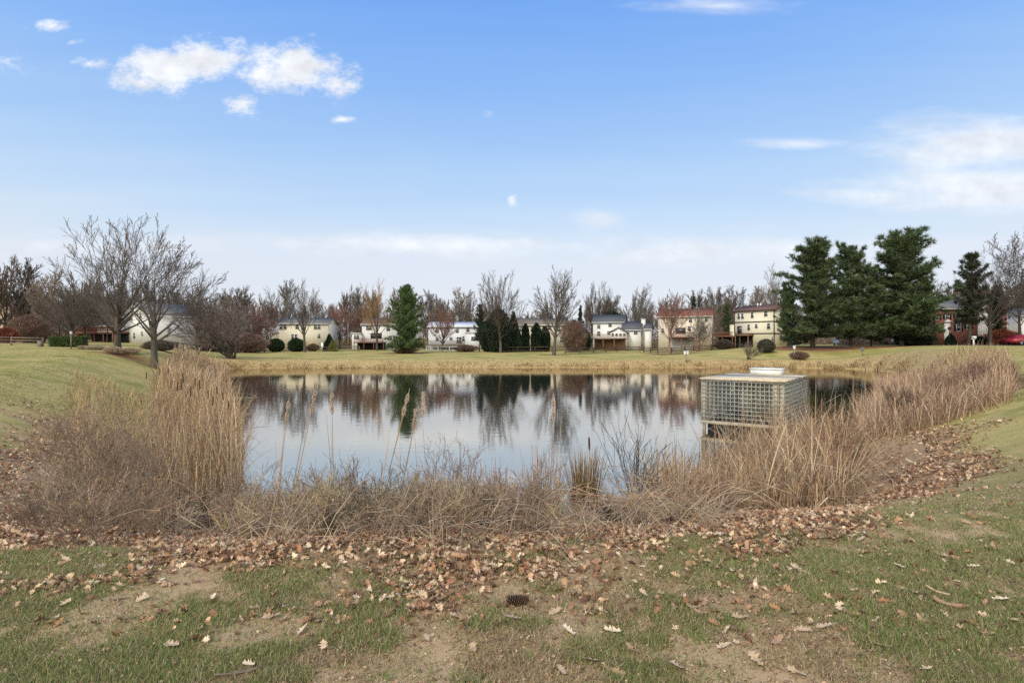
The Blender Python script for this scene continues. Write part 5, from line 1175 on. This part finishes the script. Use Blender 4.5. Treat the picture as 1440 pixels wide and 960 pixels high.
h.win(1040, 463.7, 6, 10, cross=False, frame='trim_brown', kind='patio_door'); h.deck(-4.4, h.u(1040), h.z(472, 1036), 2.8, 'deck_red', skirt='dark')
h.deck(h.u(1041), h.u(1060), h.z(470.5, 1050), 2.2, 'deck_brown', rail=.1, skirt='dark'); MB().tube([(4, 3.2, zz+1.0), (4, 3.2, zz+1.9)], .16, 8).tube([(4.6, 3.4, zz+1.0), (4.6, 3.4, zz+1.8)], .16, 8).build('roof_vent', M['white'], h.e)

h = House('brick_house', 'red brick house with a white front door and black shutters', (1309, 96), (1375, 96), None); h.block(0, h.w, 0, 9, h.z(434), 2.2, 'brick', 'roof_grey')
for px, py, w, hh in [(1317.6, 446, 5, 7), (1331.8, 445, 5, 7), (1347, 443.5, 6, 8), (1317.6, 459.5, 5, 7.5), (1347.8, 460, 6, 11), (1362, 458, 5, 9), (1364, 444, 5, 7)]: h.win(px, py, w, hh, shutters='dark')
h.door(1331.8, 453, 8.4); MB().poly([(h.u(1326), -.35, h.z(452.6)), (h.u(1338), -.35, h.z(452.6)), (h.u(1332), -.35, h.z(449.6))], (0, .34, 0)).build('door_canopy', M['white'], h.e)
h.block(h.w+.004, h.u(1406), .8, 8, h.z(440), 2.4, 'sid_white', 'roof_grey', 'y'); h.chimney(h.u(1407), h.u(1417), .2, 1.6, h.z(434), 'brick')
h.block(h.u(1419), h.u(1424), 1.2, 7, h.z(446), 0, 'sid_white', 'roof_grey', 'flat')
h = House('white_garage', 'white garage cut by the right edge beside the brick chimney', (1432, 97), (1462, 97)); h.block(0, h.w, 0, 6, h.z(444), 1.6, 'sid_white', 'roof_grey')
h.door(1444, 455, 18); h.win(1436, 449, 3, 4)
h = House('white_porch_house', 'low white house with a posted porch, seen beneath the big pines', (1188, 128), (1264, 124)); h.block(0, h.w, 0, 8, h.z(452), 1.8, 'sid_white', 'roof_grey')
h.block(1, h.w-3, -2.4, -2.1, h.z(450.5), 0, 'white', 'roof_grey', 'flat', z0=h.z(453.5), name='porch_beam')
for px in (1199, 1210, 1219, 1234, 1240): MB().box(h.u(px)-.12, h.u(px)+.12, -2.35, -2.12, -.3, h.z(453.6)).build('porch_post', M['white'], h.e)
for px, py, w, hh in [(1205, 461, 7, 7), (1226, 461, 7, 7), (1250, 461, 6, 7)]: h.win(px, py, w, hh)
MB().box(1, h.w-3, -2.4, -.02, -.5, h.z(468)).build('porch_floor', M['concrete'], h.e)
h = House('white_gabled_house', 'white gabled house with a brown deck, behind the wide bare tree', (137, 112), (217, 104), None); h.block(0, h.w*.48, 0, 7, h.z(458, 150), 1.6, 'sid_white', 'roof_grey'); h.block(h.w*.48+.004, h.w, -1, 8, h.z(444, 200), 2.4, 'sid_white', 'roof_grey', 'y')
for px, py, w, hh in [(150.5, 458, 5, 5), (160, 460, 4, 5)]: h.win(px, py, w, hh)
for px, py, w, hh in [(206, 444, 4.5, 6), (193, 447, 4, 6), (197, 472, 5, 8), (208, 469, 4, 6)]: h.win(px, py, w, hh, y=-1)
d_ = h.deck(.4, h.u(190), h.z(467, 165), 3.0, 'deck_red', y=-1.05, skirt='dark')
MB().poly([(-2.2, -3.6, .1), (.38, -3.6, h.z(467, 165)-.3), (.38, -3.6, h.z(467, 165)), (-2.2, -3.6, .5)], (0, 1.2, 0)).build('stairs', M['deck_brown'], d_)
h = House('peach_house', 'peach-coloured house half hidden by the bare trees at the left edge', (-14, 120), (30, 120)); h.block(0, h.w, 0, 8, h.z(444), 2.6, 'sid_peach', 'roof_brown', 'y')
for px, py, w, hh in [(2, 452, 5, 7), (18, 452, 5, 7), (18, 468, 5, 7)]: h.win(px, py, w, hh)
h = House('garden_shed', 'small white garden shed right of the nearer big bare tree', (251, 92), (267, 91)); h.e['category'] = 'shed'; h.block(0, h.w, 0, 2.2, h.z(477), .85, 'sid_white', 'roof_grey', 'y', over=.15); h.win(256.5, 482, 3.2, 5)
h = House('white_house', 'white house mostly hidden behind the trees left of the cream house', (368, 165), (386, 165)); h.block(0, h.w, 0, 8, h.z(457), 1.8, 'sid_white', 'roof_grey'); h.win(376, 462, 4, 6); h.win(376, 475, 4, 6)

# ------------------------------------------------------------------ drive, path and street things
def strip(name, pts, half, mat, label, cat, dz=.03):
    half *= fq(*pts[0]); P = np.array([at(px, D)[:2] for px, D in pts]); Q = []
    for a, b in zip(P[:-1], P[1:]): Q += [a+(b-a)*t for t in np.arange(8)/8]
    Q = np.array(Q+[P[-1]]); d = norm(np.gradient(Q, axis=0)); nr = np.stack([-d[:, 1], d[:, 0]], 1); V = []
    for k in (-1, -.33, .33, 1): X = Q+nr*half*k; V.append(np.c_[X, zt(X[:, 0], X[:, 1])+dz])
    n = len(Q); q = [(j*n+i, (j+1)*n+i, (j+1)*n+i+1, j*n+i+1) for j in range(3) for i in range(n-1)]
    return tag(link(name, raw_mesh(name, np.concatenate(V), np.array(q), M[mat])), label, cat, kind='structure')
strip('path', [(1228, 88), (1290, 84), (1340, 80), (1400, 74), (1470, 70)], .8, 'concrete', 'pale concrete footpath below the brick house', 'path')
strip('driveway', [(1405, 74.5), (1402, 80), (1400, 88), (1398, 94)], 2.6, 'asphalt', 'grey asphalt driveway beside the brick house', 'driveway', .05)

def fence(name, pts, label, H=1.1, rails=3, gap=2.6, mat='wood_grey', pw=.14, rw=.09, drop=0):
    k = fq(*pts[-1]); H *= k; gap *= k; pw *= k; rw *= k
    P = [np.array(at(px, D)) for px, D in pts]; o = P[0]; e = empty(name, tuple(o)); S = [P[0]]
    for a, b in zip(P[:-1], P[1:]):
        n = max(1, int(np.linalg.norm(b-a)/gap)); S += [a+(b-a)*(i+1)/n for i in range(n)]
    S = [np.array((s[0], s[1], float(zt(s[0], s[1]))))-o for s in S]
    for s in S: MB().box(s[0]-pw/2, s[0]+pw/2, s[1]-pw/2, s[1]+pw/2, s[2]-.25, s[2]+H).build('post', M[mat], e)
    for a, b in zip(S[:-1], S[1:]):
        for k in range(rails):
            zz = H*(.28+.62*k/max(1, rails-1)); MB().beam(a+(0, -.09, zz), b+(0, -.09, zz), rw*.6, rw*1.5).build('rail', M[mat], e)
    return tag(e, label, 'fence')
fence('rail_fence', [(-30, 70), (60, 73)], 'weathered three-rail fence at the left edge of the lawn')
fence('rail_fence', [(795, 100), (835, 104), (868, 112), (900, 116)], 'brown split-rail fence curving in front of the white grey-roofed house', mat='wood_dark', gap=3)
fence('rail_fence', [(905, 112), (925, 100), (1000, 108), (1010, 112)], 'brown rail fence in front of the red-roofed house', mat='wood_dark', gap=3)
fence('rail_fence', [(470, 120), (505, 120)], 'grey rail fence between the cream house and the raised deck', gap=3, rails=2)
fence('rail_fence', [(372, 118), (460, 120)], 'low grey rail fence in front of the cream house', gap=3, rails=2, H=.9)
fence('white_fence', [(600, 113), (648, 113)], 'white rail fence below the pale blue-roofed house', mat='white', gap=2.2, rails=2, H=1.2)
fence('rail_fence', [(700, 112), (728, 113), (800, 116)], 'dark rail fence below the tan-roofed house', mat='wood_dark', gap=3, rails=2)
fence('rail_fence', [(230, 88), (300, 96), (372, 110)], 'dark rail fence behind the multi-stemmed tree', mat='wood_dark', gap=3, rails=2)

def nest_box(px, D, H, label, two=False, col='white'):
    k = fq(px, D); e = empty('nest_box', at(px, D), 0, (k, k, k)); MB().beam((0, 0, -.2), (0, 0, H), .09).build('post', M['wood_grey'], e)
    for s in ((-.13, .13) if two else (0,)):
        b = MB(); b.box(s-.09, s+.09, -.09, .09, H+.003, H+.25).build('box', M[col], e)
        MB().poly([(s-.11, -.14, H+.256), (s+.11, -.14, H+.256), (s+.11, .13, H+.31), (s-.11, .13, H+.31)], (0, 0, .03)).build('roof', M[col], e)
        MB().tube([(s, -.093, H+.15), (s, -.1, H+.15)], .03, 10).build('entrance_hole', M['dark'], e)
    return tag(e, label, 'nest box')
M['blue_grey'] = mat_noise('blue_grey_paint', lin(122, 138, 150), lin(100, 114, 126), 3, .7)
nest_box(965, 55, .8, 'pair of small white nest boxes on a thin post on the far bank', True)
nest_box(1117, 54.5, 1.0, 'single white nest box on a post in front of the big pines')
nest_box(1213, 57, .5, 'small blue-grey nest box on a short post near the right reed bed', col='blue_grey')
nest_box(100, 66, 1.7, 'tall thin post with a small white feeder beside the clipped hedge')
e = empty('utility_box', at(57, 70)); MB().box(-.24, .24, -.2, .2, -.1, .72).build('cabinet', M['wood_grey'], e); MB().box(-.27, .27, -.23, .23, .723, .78).build('lid', M['wood_grey'], e); tag(e, 'small grey utility cabinet at the end of the left rail fence', 'utility box')
e = empty('lamp_post', at(1335, 84), 0, (1.35, 1.35, 1.35)); MB().tube([(0, 0, -.1), (0, 0, 2.3)], .05, 8).build('post', M['dark'], e, True); MB().box(-.14, .14, -.14, .14, 2.36, 2.66).build('lantern', M['glass'], e)
MB().poly([(-.2, -.2, 2.67), (.2, -.2, 2.67), (.2, .2, 2.67), (-.2, .2, 2.67)], (0, 0, .06)).tube([(0, 0, 2.73), (0, 0, 2.85)], [.1, .02], 8).tube([(0, 0, 2.29), (0, 0, 2.357)], .12, 8).build('cap', M['dark'], e); tag(e, 'dark lamp post on the lawn before the brick house', 'lamp post')
e = empty('mailbox', at(1369, 76), 0, (1.4, 1.4, 1.4)); MB().box(-.07, .07, -.07, .07, -.1, 1.0).box(-.3, .3, -.06, .06, .86, .95, None).build('post', M['white'], e)
MB().poly([(-.16, -.35, 1.0), (.16, -.35, 1.0), (.16, -.35, 1.2), (.1, -.35, 1.3), (-.1, -.35, 1.3), (-.16, -.35, 1.2)], (0, .7, 0)).build('box', M['white'], e); tag(e, 'white mailbox on a post beside the driveway', 'mailbox')

def car(px, D, rz, label, paint, kind='car'):
    k = fq(px, D); e = empty('parked_'+kind, at(px, D, .02), rz, (k, k, k)); x, y, z = e.location
    Lh, w, tall = (2.3, .9, 1.0) if kind == 'car' else (2.6, .97, 1.0)
    if kind == 'car': prof = [(-2.25, .35), (-2.28, .75), (-2.1, .92), (-1.35, .98), (-.75, 1.42), (.55, 1.45), (1.25, .98), (2.1, .86), (2.28, .65), (2.25, .3)]; gl = [(-1.22, 1.0), (-.72, 1.38), (.5, 1.41), (1.08, 1.0)]
    else: prof = [(-2.7, .5), (-2.72, 1.1), (-.75, 1.13), (-.6, 1.78), (.65, 1.8), (1.25, 1.2), (2.5, 1.1), (2.68, .9), (2.65, .45)]; gl = [(-.62, 1.2), (-.52, 1.7), (.6, 1.72), (1.08, 1.2)]
    MB().poly([(a, -w, b) for a, b in prof], (0, 2*w, 0)).build('body', paint, e)
    for s in (-1, 1):
        MB().poly([(a, s*(w+.012), b) for a, b in gl], (0, -s*.01, 0)).build('window', M['glass'], e)
        for X in (-1.4*Lh/2.3, 1.42*Lh/2.3):
            wh = MB().tube([(X, s*(w-.14), .34), (X, s*(w+.03), .34)], .34, 16).build('wheel', M['dark'], e); MB().tube([(X, s*(w+.032), .34), (X, s*(w+.05), .34)], .2, 12).build('rim', M['blue_grey'], wh)
        MB().box(Lh-.04, Lh+.0, s*.62-.16, s*.62+.16, .66, .8).build('headlight', M['white'], e)
    return tag(e, label, kind)
M['paint_red'] = mat_noise('paint_red', lin(138, 34, 36), lin(122, 28, 32), 2, .3, spec=.5); M['paint_white'] = mat_noise('paint_white', lin(222, 222, 222), lin(206, 207, 208), 2, .3, spec=.5); M['paint_black'] = mat_noise('paint_black', lin(40, 42, 46), lin(32, 33, 36), 2, .3, spec=.5)
car(1437, 78, .25, 'bright red car parked at the right edge', M['paint_red'])
car(1277, 106, .2, 'white pickup truck parked behind the broadest pine', M['paint_white'], 'truck')
car(1291, 104, -.3, 'black car parked just right of the white pickup truck', M['paint_black'])
car(1182, 124, .8, 'pale blue-grey car seen beneath the leftmost big pine', M['blue_grey'])

# ------------------------------------------------------------------ wire cage in the pond
def cage():
    FL = np.array((5.09, 15.2)); d = np.array((.8, -.6)); b = np.array((.6, .8)); Lw, Ld, Z0, Z1 = 1.98, 3.1, -.49, .59
    e = empty('wire_cage', (FL[0]*KP, FL[1]*KP, EYE*(1-KP)), math.atan2(d[1], d[0]), (KP, KP, KP)); WL = -.75
    M['wire'] = mat_noise('galvanised_wire', lin(186, 188, 176), lin(138, 132, 116), 9, .55, metallic=.3, spec=.5); M['frame_wood'] = mat_noise('frame_wood', lin(182, 172, 146), lin(146, 138, 118), 6, .85, .3, 30, stretch=(1, 1, .2)); M['ply'] = mat_noise('ply_top', lin(216, 200, 170), lin(168, 152, 126), 3, .8, .2, 25); M['gap_shade'] = mat_noise('cage_gap_shade', lin(52, 54, 50), lin(36, 38, 36), 4, .7)
    for X in (.035, Lw-.035):
        for Y in (.035, Ld-.035): MB().box(X-.035, X+.035, Y-.035, Y+.035, Z0-.5, Z1).build('post', M['frame_wood'], e)
    MB().box(Lw-.2, Lw-.13, .0, .07, Z0, Z1).build('post', M['frame_wood'], e)
    def panel(p0, ax, L, nu, nv):
        m = MB(); r = .0075; q = lambda s, z: (p0[0]+ax[0]*s, p0[1]+ax[1]*s, z)
        for i in range(nu+1): m.beam(q(L*i/nu, Z0), q(L*i/nu, Z1-.02), r*2)
        for j in range(nv+1): zz = Z0+(Z1-.03-Z0)*j/nv; a = np.array(q(0, zz)); c = np.array(q(L, zz)); o = np.array((ax[1], -ax[0], 0))*.018; m.beam(a+o, c+o, r*2)
        m.build('wire_panel', M['wire'], e)
    panel((0, -.02), (1, 0), Lw, 19, 10); panel((Lw+.02, 0), (0, 1), Ld, 28, 10); panel((0, Ld+.02), (1, 0), Lw, 19, 10); panel((-.02, 0), (0, 1), Ld, 28, 10)
    m = MB()
    for Y in (-.045, Ld-.03): m.beam((-.03, Y, Z0-.04), (Lw+.03, Y, Z0-.04), .07)
    for X in (.0, Lw): m.beam((X, -.01, Z0-.043), (X, Ld, Z0-.043), .064)
    m.build('bottom_frame', M['frame_wood'], e)
    MB().box(-.06, Lw+.05, -.06, Ld*.66, Z1+.003, Z1+.045).build('top_panel', M['ply'], e); MB().box(-.05, Lw+.04, Ld*.66+.006, Ld+.05, Z1+.003, Z1+.04).build('top_panel', M['ply'], e)
    hx = MB(); hx.box(.62, 1.42, Ld-.75, Ld-.1, Z1+.046, Z1+.2); hb = hx.build('hatch_box', M['white'], e); MB().box(.59, 1.45, Ld-.78, Ld-.07, Z1+.203, Z1+.225).build('lid', M['white'], hb)
    for Y in (.28, 1.2, 2.6): MB().tube([(.1, Y, WL+.09), (.13, Y, WL+.09), (Lw-.13, Y, WL+.09), (Lw-.1, Y, WL+.09)], [.17, .2, .2, .17], 14).build('float', M['gap_shade'], e, True)  # dark cylinders added to fill the shaded gap under the cage
    panel((.05, 1.1), (1, 0), Lw-.1, 16, 9); panel((.05, 2.1), (1, 0), Lw-.1, 16, 9); panel((1.0, .1), (0, 1), Ld-.2, 24, 9)
    tag(e, 'square wire-mesh cage with a plywood top at the pond edge', 'cage')
cage()

# ------------------------------------------------------------------ odds and ends on the near ground
def pine_cone():
    rng = np.random.default_rng(5); D = EYE*F/(849-480); x, y, z = at(728, D); V = []; Q = []; C = []
    n = 110; g = 2.39996
    for i in range(n):
        t = i/n; a = i*g; r = .030*math.sin(pi*min(1, .12+t*.86))**.7; L = .024*(1-.35*t); px_ = -.065+.13*t
        o = np.array((px_, math.cos(a)*r*.45, math.sin(a)*r*.45)); out = np.array((-.25+.65*t, math.cos(a), math.sin(a))); out /= np.linalg.norm(out); sd = np.array((0, -math.sin(a), math.cos(a))); up = np.cross(out, sd)
        k = len(V); V += [o-sd*.006, o+sd*.006, o+out*L*.8+sd*.011, o+out*L*1.05, o+out*L*.8-sd*.011, o+out*L*.8+up*.006]; Q += [(k, k+1, k+2, k+5), (k, k+5, k+4, k+4), (k+5, k+2, k+3, k+4)]
        c = np.array(lin(112, 86, 68))*rng.uniform(.7, 1.1); C += [c*.8, c*.8, c, np.array(lin(176, 154, 128)), c, c*1.1]
    Q4 = np.array([q for q in Q if len(set(q)) == 4]); Q3 = np.array([q[:3] for q in Q if len(set(q)) == 3])
    me = raw_mesh('pine_cone', V, [Q4, Q3], M['leaf'], np.array(C)); e = link('pine_cone', me, None, (x, y, z+.034)); e.rotation_euler = (0, .04, .25)
    MB().tube([(-.062, 0, 0), (0, 0, 0), (.06, 0, 0)], [.012, .014, .006], 8).build('core', M['bark_dark'], e)
    tag(e, 'dark open pine cone lying on the near grass', 'pine cone')
pine_cone()
def chunk(name, px, py, L, W_, T, rz, tone, label, cat, tilt=0.1, curl=0.0):
    D = EYE*F/(py-480); D = D if D < 5 else D; x, y, z = at(px, D); rng = np.random.default_rng(int(px)); V = []; n = 9
    for i in range(n):
        t = i/(n-1); X = (t-.5)*L; wd = W_*(.5+.5*math.sin(pi*min(1, max(0, .1+.8*t))))*rng.uniform(.8, 1.1)/2; zc = curl*L*(4*(t-.5)**2); yc = .12*L*math.sin(t*3)*curl*2
        V += [(X, yc-wd, zc), (X, yc-wd*.5, zc+T*rng.uniform(.7, 1.1)), (X, yc+wd*.5, zc+T*rng.uniform(.7, 1.1)), (X, yc+wd, zc)]
    q = [(i*4+j, (i+1)*4+j, (i+1)*4+(j+1) % 4, i*4+(j+1) % 4) for i in range(n-1) for j in range(4)]
    mb = MB().add(V, q, ngons=[(0, 1, 2, 3), ((n-1)*4+3, (n-1)*4+2, (n-1)*4+1, (n-1)*4)])
    o = mb.build(name, mat_noise(name, lin(*tone), lin(*[int(c*.8) for c in tone]), 30, .9, .4, 60, stretch=(.3, 1, 1)), None, True); o.location = (x, y, z+.01); o.rotation_euler = (0, tilt, rz); return tag(o, label, cat)
chunk('bark_piece', 1332, 853, .14, .032, .02, -.8, (172, 138, 108), 'curled tan piece of bark on the right-hand grass', 'bark', .05, .12)
chunk('stick', 1318, 836, .14, .014, .01, -1.1, (206, 180, 142), 'short pale stick above the curled bark piece', 'stick', .05, .1)
chunk('wood_chunk', 640, 784, .2, .055, .04, -.45, (184, 148, 112), 'pale split piece of wood lying on the leaf drift', 'wood', -.1)
chunk('wood_chunk', 806, 778, .11, .05, .035, .1, (140, 98, 74), 'rust-coloured block of wood at the top of the leaf drift', 'wood', .02)
chunk('stick', 335, 952, .2, .014, .01, .35, (120, 108, 92), 'thin grey stick on bare soil at the bottom edge', 'stick', .0, .05)
def driftwood(px, py, L, rz, label, seed):
    L *= KP
    D = (EYE-WL)*F/(py-480); x = px2x(px, D); rng = np.random.default_rng(seed)
    o = MB().tube([((t-.5)*L, .07*L*math.sin(5*t+seed), .004+.03*math.sin(3*t)+rng.normal(0, .006)) for t in np.linspace(0, 1, 8)], .016*np.linspace(1, .4, 8), 7).build('driftwood', M['frame_wood'], None, True); o.location = (x, D, WL); o.rotation_euler = (0, 0, rz); return tag(o, label, 'driftwood')
driftwood(352, 582, 1.5, .1, 'pale branch floating by the left reed bed, nearest of three', 1)
driftwood(340, 559, 1.3, -.05, 'bleached branch floating by the left reeds, middle of three', 2)
driftwood(345, 584+18, 1.0, .5, 'short drifting branch in front of the other two by the left reeds', 3)
